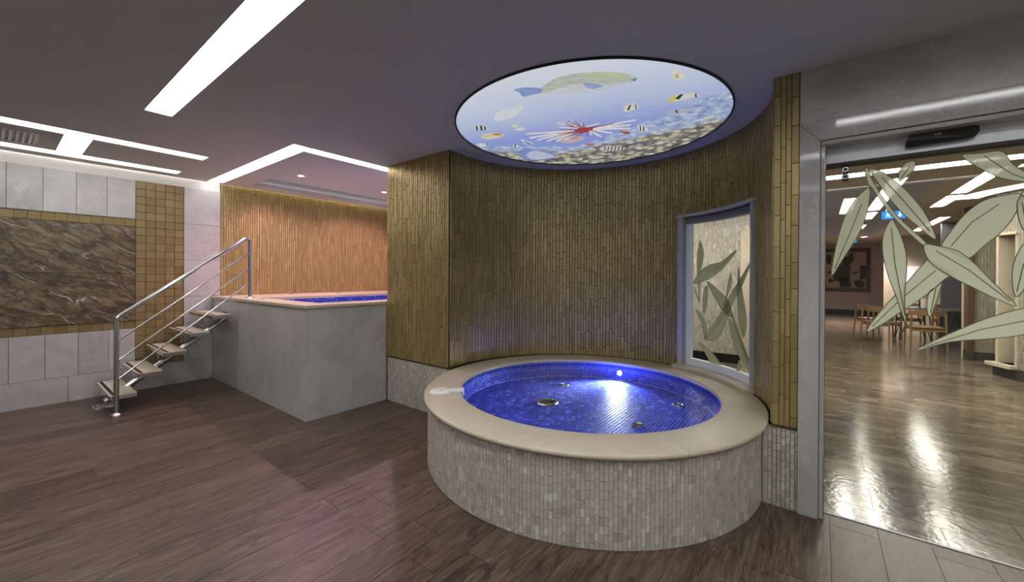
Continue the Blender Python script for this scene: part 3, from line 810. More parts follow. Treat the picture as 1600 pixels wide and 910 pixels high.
def vent(x0, x1, y0, y1, slats_along_x, n, label, mt):
    e = empty('ceiling_vent', ((x0+x1)/2, (y0+y1)/2, ZC)); tag(e, label, 'vent'); t = 0.022; z0, z1 = ZC-0.010, ZC-0.0005
    B().box((x0, y0, z0), (x1, y0+t, z1)).box((x0, y1-t, z0), (x1, y1, z1)).box((x0, y0+t, z0), (x0+t, y1-t, z1)).box((x1-t, y0+t, z0), (x1, y1-t, z1)).build('frame', mt, e)
    B().box((x0+t, y0+t, ZC-0.002), (x1-t, y1-t, z1)).build('duct', M['black'], e)
    for k in range(n):
        f = (k+0.5)/n; b_ = B()
        if slats_along_x:
            y = y0+t+(y1-y0-2*t)*f; b_.obox((((x0+x1)/2), y, ZC-0.008), Vector((1, 0, 0)), Vector((0, 0.85, 0.5)).normalized(), Vector((0, -0.5, 0.85)).normalized(), (x1-x0)/2-t, (y1-y0)/n*0.28, 0.0012)
        else:
            x = x0+t+(x1-x0-2*t)*f; b_.obox((x, (y0+y1)/2, ZC-0.010), Vector((0, 1, 0)), Vector((0.8, 0, 0.6)).normalized(), Vector((-0.6, 0, 0.8)).normalized(), (y1-y0)/2-t, (x1-x0)/n*0.30, 0.0015)
        b_.build('slat', mt, e)
vent(-0.55, 0.24, 5.36, 5.82, False, 20, 'slatted air vent in the ceiling beside the H-shaped light', M['alu'])
vent(2.73, 3.01, 2.672, 2.775, True, 6, 'small grey air vent in the ceiling at the corner of the niche', M['ceiling'])

# ================================================================== BACKLIT CEILING PRINT
DC, DR = Vector((2.937, 1.51, ZC)), 1.048
dp = empty('ceiling_print', DC); tag(dp, 'round backlit ceiling panel printed with a reef and fish scene', 'ceiling panel')
dp.rotation_euler = (0, 0, YAW-PI/2)               # local x to the right, local y away from the viewer
DM = Matrix.Translation(DC) @ Matrix.Rotation(YAW-PI/2, 4, 'Z'); DMI = DM.inverted()
B_ = B().lathe([(DR, -0.0005), (DR, -0.012), (DR+0.012, -0.012), (DR+0.012, -0.0005)], 0, 0, seg=120)
def dlocal(bb, name, material, parent=dp):
    me = bpy.data.meshes.new(name); me.from_pydata([tuple(v) for v in bb.v], [], bb.f); me.update(); return link(name, me, material, parent)
dlocal(B_, 'rim', M['black'])
m, nt, b = mat('reef_print'); nt.nodes.remove(b)
tc = N(nt, 'ShaderNodeTexCoord').outputs['Object']
sp = N(nt, 'ShaderNodeSeparateXYZ'); nt.links.new(tc, sp.inputs[0]); X_, Y_ = sp.outputs[0], sp.outputs[1]
n_big = noise(nt, tc, 1.6, 4); 
mpn = N(nt, 'ShaderNodeMapping'); mpn.inputs['Scale'].default_value = (2.2, 14, 1); mpn.inputs['Rotation'].default_value = (0, 0, math.radians(-14)); nt.links.new(tc, mpn.inputs['Vector'])
n_ray = noise(nt, mpn.outputs[0], 1.6, 5, 0.6)
depth = math_n(nt, 'ADD', math_n(nt, 'ADD', Y_, math_n(nt, 'MULTIPLY', X_, 0.45)), math_n(nt, 'MULTIPLY', math_n(nt, 'SUBTRACT', n_big, 0.5), 0.35))
fac = math_n(nt, 'ADD', math_n(nt, 'MULTIPLY', depth, 0.48), 0.5, True)
water = ramp(nt, fac, [(0.0, (0.80, 0.85, 0.95)), (0.28, (0.58, 0.66, 0.90)), (0.52, (0.34, 0.42, 0.84)), (1.0, (0.25, 0.31, 0.78))])
water = mix(nt, math_n(nt, 'MULTIPLY', ramp(nt, n_ray, [(0.56, (0, 0, 0)), (0.72, (1, 1, 1))]), 0.30), water, (0.9, 0.93, 1.0))
# reef: rises to the right
rise = math_n(nt, 'ADD', Y_, math_n(nt, 'MULTIPLY', math_n(nt, 'POWER', math_n(nt, 'MAXIMUM', math_n(nt, 'ADD', X_, 0.05), 0.0), 1.2), 1.42))
n_c = noise(nt, tc, 6, 5, 0.65)
reef = math_n(nt, 'ADD', rise, math_n(nt, 'MULTIPLY', math_n(nt, 'SUBTRACT', n_c, 0.5), 0.22))
vo = N(nt, 'ShaderNodeTexVoronoi'); vo.inputs['Scale'].default_value = 15; nt.links.new(tc, vo.inputs['Vector'])
vsep = N(nt, 'ShaderNodeSeparateColor'); nt.links.new(vo.outputs['Color'], vsep.inputs[0])
cor = ramp(nt, vsep.outputs[0], [(0.0, (0.20, 0.15, 0.13)), (0.25, (0.52, 0.46, 0.36)), (0.5, (0.80, 0.76, 0.60)), (0.75, (0.66, 0.66, 0.38)), (1.0, (0.86, 0.78, 0.72))])
cor = mix(nt, ramp(nt, vo.outputs['Distance'], [(0.25, (0, 0, 0)), (0.75, (0.8, 0.8, 0.8))]), cor, (0.07, 0.08, 0.13))
haze = ramp(nt, noise(nt, tc, 13, 5, 0.7), [(0.34, (0.22, 0.29, 0.55)), (0.52, (0.46, 0.55, 0.80)), (0.68, (0.80, 0.84, 0.92))])
rise2 = math_n(nt, 'ADD', math_n(nt, 'ADD', Y_, math_n(nt, 'MULTIPLY', math_n(nt, 'MAXIMUM', math_n(nt, 'ADD', X_, 0.05), 0.0), 0.8)), math_n(nt, 'MULTIPLY', math_n(nt, 'SUBTRACT', n_c, 0.5), 0.3))
near = ramp(nt, math_n(nt, 'ADD', math_n(nt, 'SUBTRACT', rise2, 0.62), 0.5, True), [(0.46, (0, 0, 0)), (0.58, (1, 1, 1))])
reefc = mix(nt, near, haze, cor)
mask = ramp(nt, math_n(nt, 'ADD', math_n(nt, 'SUBTRACT', reef, 0.46), 0.5, True), [(0.48, (0, 0, 0)), (0.54, (1, 1, 1))])
colr = mix(nt, mask, water, reefc)
em = N(nt, 'ShaderNodeEmission'); em.inputs[1].default_value = L_DISC; nt.links.new(colr, em.inputs[0])
nt.links.new(em.outputs[0], nt.nodes['Material Output'].inputs[0])
dlocal(B().disc(0, 0, -0.003, DR, 120, up=False), 'backlit_print', m)
def catmull(pts, sub=4):
    out = []; n_ = len(pts)
    for i in range(n_):
        p0, p1, p2, p3 = (Vector(pts[(i+k-1) % n_]) for k in range(4))
        for j in range(sub):
            t = j/sub
            out.append(0.5*((2*p1)+(p2-p0)*t+(2*p0-5*p1+4*p2-p3)*t*t+(3*p1-p0-p2-p3*1.0 if False else (3*p1-p0-3*p2+p3))*t*t*t))
    return out
EM = {}
def em_mat(c):
    if c not in EM:
        m_, nt_, b_ = mat('print_ink'); nt_.nodes.remove(b_)
        mpp = N(nt_, 'ShaderNodeMapping'); mpp.inputs['Scale'].default_value = (6, 14, 1); nt_.links.new(N(nt_, 'ShaderNodeTexCoord').outputs['Object'], mpp.inputs['Vector'])
        f_ = noise(nt_, mpp.outputs[0], 2.5, 5, 0.65)
        cc = ramp(nt_, f_, [(0.30, tuple(x*0.82 for x in c)), (0.5, c), (0.70, tuple(min(1, x*1.12+0.02) for x in c))])
        e_ = N(nt_, 'ShaderNodeEmission'); e_.inputs[1].default_value = L_DISC; nt_.links.new(cc, e_.inputs[0]); nt_.links.new(e_.outputs[0], nt_.nodes['Material Output'].inputs[0])
        EM[c] = m_
    return EM[c]
def dpoly(name, pts, col, layer=0, sub=4, parent=dp):
    P = [DMI @ on_z(690+x*0.3, 70+y*0.3, ZC) for x, y in pts]
    P = catmull([Vector((p.x, p.y, 0)) for p in P], sub) if sub > 1 else P
    P = [Vector((p.x, p.y, -0.0035-0.0006*layer)) for p in P if p.x*p.x+p.y*p.y < (DR-0.005)**2]
    bb = B(); bb.v = P; bb.f = [tuple(range(len(P)))]
    return dlocal(bb, name, em_mat(col), parent)
def quill(a, b_, w0, w1, col, layer=3):
    a, b_ = Vector(a), Vector(b_); t = (b_-a).normalized(); nrm = Vector((-t.y, t.x))
    return dpoly('fin_ray', [a+nrm*w0, b_+nrm*w1, b_-nrm*w1, a-nrm*w0], col, layer, 1)
PF = dpoly('parrotfish', [(510,240),(540,205),(600,170),(680,150),(780,140),(900,140),(960,148),(1000,160),(1020,172),(1000,188),(930,200),(860,225),(780,242),(680,248),(600,248),(550,246)], (0.58, 0.62, 0.55), 0)
dpoly('fish_tail', [(375,232),(420,220),(515,222),(520,245),(470,258),(425,268),(405,245)], (0.30, 0.40, 0.68), 1, 3, PF)
dpoly('fish_belly', [(560,242),(640,215),(740,200),(860,205),(930,195),(860,222),(780,240),(680,246),(600,247)], (0.70, 0.72, 0.76), 1, 4, PF)
dpoly('fish_back', [(760,146),(880,143),(950,152),(930,172),(850,172),(780,168)], (0.62, 0.66, 0.42), 1, 4, PF)
dpoly('fish_fin', [(735,195),(780,195),(845,212),(800,225),(760,222)], (0.38, 0.46, 0.72), 2, 3, PF)
dpoly('fish_mouth', [(985,178),(1020,170),(1005,188)], (0.15, 0.30, 0.35), 2, 1, PF)
dpoly('white_fish', [(272,388),(280,360),(320,335),(370,325),(398,318),(402,300),(415,315),(445,318),(420,332),(405,352),(370,375),(320,388),(285,393)], (0.80, 0.82, 0.86), 1, 3)
def striped(pts, col, stripes, dark=(0.06, 0.06, 0.08)):
    o = dpoly('reef_fish', pts, col, 1, 3)
    for s in stripes: dpoly('fish_stripe', s, dark, 2, 1, o)
striped([(155,430),(175,420),(215,418),(250,432),(230,444),(180,446)], (0.66, 0.68, 0.72), [[(178,421),(186,420),(190,445),(182,445)],[(200,419),(210,419),(214,445),(204,445)],[(222,421),(230,424),(230,442),(222,443)]])
striped([(205,475),(230,460),(290,455),(330,468),(300,482),(240,492),(212,488)], (0.76, 0.70, 0.56), [[(255,462),(300,458),(318,466),(280,470)]], (0.62, 0.28, 0.08))
striped([(362,420),(380,412),(400,420),(380,428)], (0.80, 0.80, 0.60), [])
striped([(380,440),(410,428),(440,436),(410,445)], (0.78, 0.80, 0.66), [])
striped([(412,488),(440,500),(478,512),(460,518),(430,512)], (0.84, 0.84, 0.82), [[(425,500),(470,514),(460,517),(428,505)]])
striped([(370,525),(385,518),(405,526),(388,533)], (0.82, 0.82, 0.82), [[(380,519),(388,519),(388,531),(380,531)]])
striped([(165,525),(190,512),(225,512),(245,518),(220,528),(195,534)], (0.78, 0.80, 0.78), [[(226,513),(244,515),(238,521)]])
striped([(1200,145),(1222,115),(1245,140),(1268,160),(1240,182),(1215,180),(1203,160)], (0.82, 0.80, 0.70), [[(1215,150),(1232,150),(1238,172),(1218,168)]], (0.62, 0.52, 0.22))
striped([(1175,290),(1200,265),(1260,250),(1320,248),(1345,262),(1310,275),(1240,290),(1190,300)], (0.78, 0.76, 0.68), [[(1215,278),(1240,256),(1262,252),(1236,282)],[(1318,250),(1328,252),(1330,272),(1322,272)]])
dpoly('fish_tail', [(1175,290),(1198,268),(1225,262),(1205,295),(1188,299)], (0.72, 0.62, 0.22), 3, 2)
striped([(948,325),(970,308),(1010,306),(1028,322),(1000,338),(955,346)], (0.80, 0.78, 0.66), [[(965,336),(978,312),(988,310),(976,338)],[(1008,308),(1014,310),(1016,332),(1010,332)]])
striped([(1020,420),(1045,418),(1078,440),(1060,450),(1030,445)], (0.78, 0.80, 0.84), [[(1030,419),(1037,418),(1040,446),(1034,446)],[(1048,420),(1055,424),(1056,449),(1050,449)]])
striped([(400,560),(430,535),(480,545),(540,555),(600,575),(560,595),(480,600),(420,590)], (0.26, 0.34, 0.68), [])
dpoly('fish_belly', [(440,570),(480,550),(540,560),(590,578),(540,592),(470,595)], (0.60, 0.64, 0.84), 3, 3)
striped([(820,540),(850,525),(900,525),(960,540),(900,552),(840,550)], (0.68, 0.66, 0.58), [[(850+i*18,527),(856+i*18,527),(850+i*18,550),(844+i*18,550)] for i in range(6)], (0.10, 0.10, 0.20))
striped([(930,445),(985,455),(965,465),(940,455)], (0.52, 0.12, 0.12), [])
striped([(745,515),(770,512),(800,518),(770,526)], (0.60, 0.22, 0.20), [])
striped([(1170,350),(1215,335),(1300,325),(1330,328),(1290,345),(1220,360)], (0.50, 0.54, 0.64), [[(1215,338),(1225,336),(1232,352),(1226,354)]])
striped([(1350,385),(1400,368),(1425,370),(1390,385)], (0.70, 0.70, 0.62), [])
striped([(1090,460),(1110,445),(1125,448),(1110,462)], (0.72, 0.74, 0.60), [])
WQ = (0.86, 0.84, 0.86); RQ = (0.34, 0.05, 0.06)
for tip in ((440,462),(457,483),(500,493),(548,500),(597,500),(640,497)): quill((690,445), tip, 5, 4, WQ)
for tip in ((1012,388),(985,414),(982,432),(890,458),(832,478),(812,470),(780,468)): quill((770,436), tip, 6, 4, WQ)
for tip in ((600,405),(630,398),(665,385),(735,388),(610,425),(820,405)): quill((725,432), tip, 3, 3, WQ)
for a_, b2 in (((735,435),(640,415)),((735,435),(660,388)),((740,430),(690,395)),((745,430),(730,388)),((730,440),(620,440)),((735,445),(600,460)),((740,445),(640,480)),((750,445),(680,490)),((755,440),(760,475)),((765,435),(810,455)),((760,430),(860,415)),((770,432),(900,405)),((690,425),(640,400)),((700,450),(590,475))):
    quill(a_, b2, 2.6, 1.4, RQ, 4)
dpoly('lionfish', [(690,448),(720,430),(760,425),(790,432),(770,446),(730,456)], (0.42, 0.08, 0.09), 5, 3)
dpoly('fish_fin', [(600,492),(660,470),(740,478),(730,495),(670,510),(620,505)], (0.66, 0.52, 0.56), 2, 3)

# ================================================================== WINDOW IN THE CURVED WALL
wn = empty('window_1', (AC[0]+AR*math.cos(math.radians(-40)), AC[1]+AR*math.sin(math.radians(-40)), W_Z0))
structure(wn, 'curved interior window with frosted leaf pattern in the gold niche wall', 'window')
wa0, wa1 = W_A0, W_A1
def warc(name, r0, r1, z0, z1, a0, a1, material, parent=wn, seg=20, smooth=True):
    return B().lathe([(r0, z0), (r1, z0), (r1, z1), (r0, z1)], AC[0], AC[1], a0, a1, seg, closed_prof=True, caps=True).build(name, material, parent, smooth=smooth)
dg = math.radians(1.15)
warc('stone_jamb', AR-0.030, AR+0.05, 0.53, W_Z1, wa1-dg*1.1, wa1+dg*0.9, M['casing'], seg=3)
warc('stone_jamb', AR-0.030, AR+0.05, 0.53, W_Z1, wa0-dg*0.9, wa0+dg*0.5, M['casing'], seg=3)
warc('stone_head', AR-0.042, AR+0.05, W_Z1, W_Z1+0.030, wa0-dg*1.5, wa1+dg*1.6, M['casing'])
warc('stone_sill', AR-0.085, AR+0.05, ZR+0.001, 0.531, wa0-dg*1.2, wa1+dg*1.8, M['coping'])
GR = AR+0.055
ia0, ia1 = wa0+dg*0.5, wa1-dg*1.1
warc('metal_frame', GR-0.03, GR+0.02, W_Z1-0.062, W_Z1-0.0005, ia0, ia1, M['alu_grey'])
warc('metal_frame', GR-0.03, GR+0.02, 0.532, 0.597, ia0, ia1, M['alu'])
warc('metal_frame', GR-0.03, GR+0.02, 0.597, W_Z1-0.062, ia1-math.radians(1.9), ia1, M['alu'], seg=3)
warc('metal_frame', GR-0.03, GR+0.02, 0.597, W_Z1-0.062, ia0, ia0+math.radians(1.2), M['alu_grey'], seg=3)
pane = B().lathe([(GR, 0.597), (GR, W_Z1-0.062)], AC[0], AC[1], ia0, ia1, 24).build('pane', M['glass'], wn, smooth=True)

def leaf_mesh(name, pts, proj, parent, m_fill, m_line, nrm, sub=4, line=0.0035, rib=None, lift=0.0):
    """frosted film: outline strip and fill, both thin sheets stuck on the pane"""
    P = catmull([Vector((x, y, 0)) for x, y in pts], sub) if sub > 1 else [Vector((x, y, 0)) for x, y in pts]
    W = [proj(p.x, p.y) for p in P]
    c0 = sum(W, Vector())/len(W); n_ = nrm(c0)
    bb = B(); k = len(W); t = n_*0.0008; l0 = n_*lift
    bb.v = [p+l0 for p in W]+[p+l0+t for p in W]; bb.f = [tuple(range(k)), tuple(range(2*k-1, k-1, -1))]+[(i, i+k, (i+1) % k+k, (i+1) % k) for i in range(k)]
    o = bb.build(name, m_fill, parent)
    # outline and midrib
    lb = B()
    def ribbon(path, wd, closed):
        q = len(path); n0 = len(lb.v)
        for i, p in enumerate(path):
            a = path[(i-1) % q] if (closed or i) else p; b_ = path[(i+1) % q] if (closed or i < q-1) else p
            tt = (b_-a)
            if tt.length < 1e-7: tt = Vector((0, 0, 1))
            s_ = tt.normalized().cross(n_).normalized()*wd*0.5
            lb.v += [p+l0+t*1.9-s_, p+l0+t*1.9+s_]
        for i in range(q if closed else q-1):
            j = (i+1) % q; lb.f.append((n0+2*i, n0+2*i+1, n0+2*j+1, n0+2*j))
    ribbon(W, line, True)
    if rib: ribbon([proj(*r_) for r_ in rib], line, False)
    ol = lb.build('leaf_outline', m_line, o); ol.matrix_basis = Matrix.Identity(4)
    return o
def wproj(x, y): return on_cyl(1075+x*0.3077, 320+y*0.3077, AC[0], AC[1], GR-0.004)
def wnrm(c): return (Vector((AC[0], AC[1], c.z))-c).normalized()
WL = [
 ([(62,182),(80,240),(75,290),(62,345),(48,358),(46,280),(52,220)], [(62,200),(66,260),(55,340)]),
 ([(28,400),(60,342),(110,306),(170,290),(248,230),(200,300),(150,350),(90,385)], [(32,396),(100,350),(180,300),(235,245)]),
 ([(52,395),(64,395),(61,450),(58,500),(40,450),(30,420),(36,420),(54,470)], None),
 ([(95,410),(102,450),(95,520),(80,558),(74,510),(82,440)], [(94,425),(90,480),(82,545)]),
 ([(40,535),(70,555),(92,610),(94,650),(87,688),(78,640),(60,580)], [(50,545),(75,590),(86,670)]),
 ([(88,685),(95,660),(160,560),(220,450),(270,370),(322,286),(290,380),(230,500),(190,600),(150,680),(110,690)], [(95,680),(160,600),(230,460),(310,310)]),
 ([(95,390),(150,430),(205,490),(228,572),(180,540),(140,480)], [(105,400),(160,470),(222,560)]),
 ([(256,320),(270,400),(295,550),(298,620),(280,675),(256,560),(252,440)], [(260,350),(275,500),(282,650)]),
 ([(218,345),(222,400),(208,440),(190,500),(204,400)], None),
 ([(208,580),(250,640),(290,740),(318,830),(320,862),(270,790),(230,700)], [(216,600),(265,710),(314,845)]),
 ([(224,572),(232,572),(275,690),(316,800),(308,806),(266,695)], None),
 ([(58,700),(100,730),(140,770),(166,816),(120,806),(90,760)], [(70,712),(110,750),(155,808)]),
 ([(262,790),(270,815),(262,842),(246,838),(250,815)], None)]
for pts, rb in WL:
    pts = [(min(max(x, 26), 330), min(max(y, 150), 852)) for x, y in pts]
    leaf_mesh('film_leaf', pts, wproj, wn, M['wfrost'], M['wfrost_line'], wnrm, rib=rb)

# ================================================================== SLIDING GLASS DOOR
dr = empty('door_1', (XD, -0.9, 0)); structure(dr, 'frameless sliding glass door with frosted leaf pattern', 'door')
D0, D1, D2 = -0.034, -0.975, -1.92
B().box((XD-0.005, D1, 0.008), (XD+0.005, D0, 2.075)).build('glass_leaf', M['glass'], dr)
B().box((XD+0.012, D2, 0.008), (XD+0.022, D1+0.03, 2.075)).build('glass_leaf', M['glass'], dr)
B().box((XD-0.04, D2, 2.060), (XD+0.05, D0+0.006, 2.152)).build('header_rail', M['alu'], dr, bevel=0.002)
B().box((XD-0.034, D2, 2.046), (XD+0.05, D0+0.006, 2.0598)).build('header_track', M['dark'], dr)
for y in (-0.118, -0.85):
    c_ = B().box((XD-0.016, y-0.013, 1.955), (XD+0.016, y+0.013, 2.058)).build('hanger_clamp', M['iron'], dr, bevel=0.003)
    for z in (2.018, 1.976):
        o = B().tube([(XD-0.0165, y, z), (XD-0.030, y, z)], 0.017, 20).build('clamp_knob', M['iron'], c_); o.matrix_basis = Matrix.Identity(4)
        o2 = B().lathe([(0.010, 0), (0.014, 0)], 0, 0, seg=20); o2.v = [Vector((XD-0.0305, y+v.x, z+v.y)) for v in o2.v]
        o2 = o2.build('knob_ring', M['steel'], c_); o2.matrix_basis = Matrix.Identity(4)
def dproj(x, y): return on_x(1240+x*0.4724, 130+y*0.4724, XD-0.0056)
def dnrm(c): return Vector((-1, 0, 0))
DL = [
 ([(252,348),(210,378),(175,430),(150,500),(132,580),(126,638),(165,580),(215,500),(243,430)], [(225,400),(185,500),(135,615)], 0),
 ([(235,284),(244,330),(262,352),(330,445),(428,538),(440,530),(340,436),(272,342),(252,300),(246,284)], None, 1),
 ([(247,285),(290,292),(350,335),(400,385),(440,440),(470,518),(400,465),(350,420),(300,360),(265,310)], [(290,310),(360,385),(450,490)], 0),
 ([(322,452),(297,500),(294,560),(310,630),(340,710),(372,796),(366,720),(374,590),(360,520),(338,470)], [(323,480),(335,600),(368,770)], 2),
 ([(350,325),(348,295),(372,264),(403,260),(395,290),(370,312)], [(355,315),(385,275)], 0),
 ([(242,820),(290,752),(370,665),(432,595),(452,588),(520,632),(500,648),(440,700),(350,760),(290,800)], [(260,805),(360,710),(470,620)], 0),
 ([(490,540),(520,490),(570,430),(630,388),(700,371),(752,369),(735,430),(690,490),(640,530),(575,582),(530,560)], [(520,540),(590,460),(680,400)], 0),
 ([(430,536),(480,540),(540,555),(590,590),(640,640),(690,690),(735,738),(660,710),(590,675),(520,640),(450,592)], [(470,555),(580,620),(715,722)], 3),
 ([(490,662),(470,676),(448,692),(440,740),(450,774),(468,735),(482,690)], [(470,680),(453,760)], 0),
 ([(402,886),(470,850),(560,810),(650,775),(762,745),(860,738),(930,760),(860,800),(762,832),(650,846),(520,856)], [(430,874),(620,815),(860,768)], 0),
 ([(556,242),(620,232),(690,226),(720,262),(762,292),(830,318),(880,360),(820,345),(762,327),(700,318),(640,295)], [(630,240),(720,300),(850,345)], 0),
 ([(756,372),(744,384),(738,405),(745,455),(764,492),(800,520),(790,460),(775,400)], [(755,395),(765,450),(790,505)], 1),
 ([(735,708),(722,645),(733,580),(765,527),(820,480),(850,450),(845,520),(810,600),(770,670)], [(738,690),(760,600),(830,490)], 0),
 ([(752,369),(800,330),(870,320),(940,345),(880,372),(810,385)], [(770,370),(850,345)], 0)]
for pts, rb, lv in DL:
    leaf_mesh('film_leaf', pts, dproj, dr, M['frost'], M['frost_line'], dnrm, rib=rb, line=0.0042, lift=0.0018*lv)
# motion sensor
sn = empty('door_sensor', (XD-0.05, -0.485, 2.12)); tag(sn, 'black motion sensor on the aluminium rail above the glass door', 'sensor')
pr_ = [(-0.362, 2.092), (-0.366, 2.118), (-0.378, 2.146), (-0.395, 2.150), (-0.605, 2.150), (-0.622, 2.142), (-0.625, 2.118), (-0.612, 2.096), (-0.590, 2.090), (-0.375, 2.086)]
k = len(pr_); x0, x1 = XD-0.085, XD-0.041
sb = B().add([(x0+(0.012 if z < 2.1 else 0.0), y, z) for y, z in pr_]+[(x1, y, z) for y, z in pr_], [tuple(range(k)), tuple(range(2*k-1, k-1, -1))]+[(i, i+k, (i+1) % k+k, (i+1) % k) for i in range(k)])
sb.build('housing', M['black'], sn, bevel=0.002)
lg = B(); yy = -0.470
for i, hgt in enumerate((0.009, 0.006, 0.009, 0.009)):          # small pale mark of four strokes with rings
    y = yy-0.0062*i
    lg.box((x0-0.0012, y-0.0008, 2.128), (x0-0.0002, y+0.0008, 2.128+hgt)).box((x0-0.0012, y-0.0045, 2.128), (x0-0.0002, y-0.0008, 2.1294)).box((x0-0.0012, y-0.0045, 2.1325), (x0-0.0002, y-0.0008, 2.1339))
lg.build('maker_mark', M['mark'], sn)

# ================================================================== HALL BEYOND THE DOOR
HC = B(); hall_l = {
 'wide': (6.075, 6.33, -3.2, 2.9), 'p1': (7.97, 9.86, -0.47, -0.30), 'p2': (6.70, 9.65, -0.845, -0.68), 'p3': (9.90, 11.03, -0.855, -0.70), 'p4': (12.13, 13.11, -0.855, -0.775),
 'r1': (6.68, 8.39, -1.655, -1.49), 'r2': (8.56, 9.785, -1.665, -1.495), 'r3': (11.5, 14.62, -2.06, -1.90), 'q': (6.64, 6.79, -3.2, -1.70)}
slab_holes(HC, 3.10, 20.5, -6.0, 3.2, ZC, ZC+0.05, [(3.10, 4.35, 0.15, 3.2)] + list(hall_l.values()))
hc = HC.build('ceiling', M['hall_ceiling']); structure(hc, 'taupe ceiling of the hall beyond the glass door', 'ceiling')
gp = B(); slab_holes(gp, 7.16, 15.2, -1.235, 1.0, ZC-0.004, ZC-0.0005, list(hall_l.values())); gp.build('grey_panel', M['hall_ceiling_blue_lit'], hc)  # flush sheet whose colour carries the blue lamplight of the ceiling recess
names = {'wide': 'light strip across the hall ceiling just behind the glass door', 'p1': 'leftmost hall ceiling light seen through the glass door', 'p2': 'longest hall ceiling light in line with the blue exit sign',
 'p3': 'short hall ceiling light directly beyond the longest one', 'p4': 'smallest and farthest hall ceiling light', 'r1': 'hall ceiling light nearest the curved mosaic column', 'r2': 'hall ceiling light between the nearest one and the wood column',
 'r3': 'long far hall ceiling light above the dining chairs', 'q': 'thin hall ceiling light strip at the top right of the glass door'}
for kx, h in hall_l.items(): ceiling_light('ceiling_light', [h], names[kx], M['light_hall'], 'hall ceiling lights', z=ZC)
# walls of the hall
mw_ = B().box((7.25, 0.82, 0), (7.40, 3.2, 2.86)).build('wall_hall', M['grout']); structure(mw_, 'beige mosaic wall of the hall seen through the curved window', 'wall')
tl = strip_tiles(2.36, 0.14, 2.6, lambda s, z: (Vector((7.249, 3.19-s, z)), (0, -1, 0)), (0.03,), 0.075, 0.002, 0.005, 0.1, 0.005)
lay(tl, 'stone_mosaic', M['mosaic'], mw_, only_stuff=True)
bb_ = B().box((7.232, 0.80, 0), (7.25, 3.2, 0.14)).build('baseboard_hall', M['black']); structure(bb_, 'black baseboard under the mosaic wall seen through the window', 'baseboard')
cs = B().box((7.17, 0.62, 0), (7.42, 0.98, 2.12)).build('trim_2', M['coping'], bevel=0.004); structure(cs, 'pale stone door casing at the end of the mosaic wall', 'trim')
sw = B().box((7.42, 0.82, 0), (20.5, 0.95, 2.86)).build('wall_side', M['pink_wall']); structure(sw, 'long side wall of the hall', 'wall')
nb = B().box((4.2, 3.05, 0), (7.4, 3.2, 2.86)).build('wall_service', M['plaster']); structure(nb, 'end wall of the hall behind the curved niche', 'wall')
fw_ = B().box((20.0, -1.88, 0), (20.2, 0.95, 2.86)).build('wall_far', M['pink_wall']); structure(fw_, 'far pale pink wall of the hall with a framed window', 'wall')
b0 = B().box((19.97, -1.88, 0), (20.0, 0.82, 0.16)).build('baseboard_far', M['dark']); structure(b0, 'dark baseboard along the far pink wall', 'baseboard')
bw = B().box((16.0, -6.0, 0), (16.15, -1.53, 2.86)).build('wall_beige', M['beige_wall']); structure(bw, 'beige wall behind the dining chairs in the hall', 'wall')
fd = B().box((19.9, -2.06, 0), (19.98, -1.90, 2.05)).box((19.9, -2.6, 2.05), (19.98, -1.90, 2.15)).build('door_2', M['wood_dark']); structure(fd, 'dark wooden door frame at the far end of the hall', 'door')
gpn = B().box((12.6, -3.2, 0), (12.7, -2.12, 2.60)).build('wall_panel', M['grey_panel']); structure(gpn, 'charcoal wall panel beside the dark wood column', 'wall')
sbk = B().box((20.4, -6, 0), (20.5, 3, 2.86)).build('wall_end', M['beige_wall']); structure(sbk, 'wall closing the far corridor of the hall', 'wall')
hs = B().box((3.1, -6.1, 0), (20.5, -6.0, 2.86)).build('wall_south', M['beige_wall']); structure(hs, 'near side wall of the hall', 'wall')
# wood column and round mosaic column with a deep window
wc_ = empty('wood_column', (10.18, -2.04, 0)); tag(wc_, 'dark wood clad column with pale edge strip in the hall', 'column')
B().box((10.05, -2.0795, 0.0), (10.30, -2.005, ZC)).build('panel', M['wood_dark'], wc_)
B().box((10.302, -2.04, 0.0), (10.34, -1.985, ZC)).build('edge_strip', M['coping'], wc_)
B().box((10.04, -2.0795, 0.0), (10.301, -2.0, 0.15)).build('plinth', M['dark'], wc_)
KC, KR = (9.15, -3.35), 1.37
rc = empty('wall_round', (KC[0], KC[1], 0)); structure(rc, 'round beige mosaic wall with a deep window beyond the glass door', 'wall')
na0, na1, nz0, nz1 = math.radians(106.3), math.radians(117.3), 0.19, 2.0
def karc(name, r0, r1, z0, z1, a0, a1, mt, seg=24): return B().lathe([(r0, z0), (r1, z0), (r1, z1), (r0, z1)], KC[0], KC[1], a0, a1, seg, closed_prof=True, caps=True).build(name, mt, rc, smooth=True)
r90 = math.radians(90)
karc('jamb_stone', KR-0.25, KR-0.001, 0.0, ZC, na0-0.03, na0, M['coping'], 2); karc('wall_core', KR-0.25, KR-0.006, 0.0, ZC, na1, math.radians(260), M['grout'], 60)
karc('wall_core', KR-0.25, KR-0.006, 0.0, nz0, na0, na1, M['grout'], 6); karc('wall_core', KR-0.25, KR-0.006, nz1, ZC, na0, na1, M['grout'], 6)
karc('reveal_lining', KR-0.24, KR-0.001, nz0, nz1, na0, na0+0.004, M['coping'], 1); karc('reveal_lining', KR-0.24, KR-0.001, nz0, nz1, na1-0.004, na1, M['coping'], 1)
karc('window_frame', KR-0.23, KR-0.19, nz0, nz1, na0, na0+math.radians(1.1), M['alu_grey'], 2)
karc('pane', KR-0.215, KR-0.205, nz0, nz1, na0, na1, M['black'], 6)
karc('head_trim', KR-0.02, KR+0.02, nz1, nz1+0.035, na0-0.02, na1+0.02, M['coping'], 8)
karc('sill', KR-0.25, KR+0.09, nz0-0.045, nz0, na0-0.06, na1+0.03, M['coping'], 10)
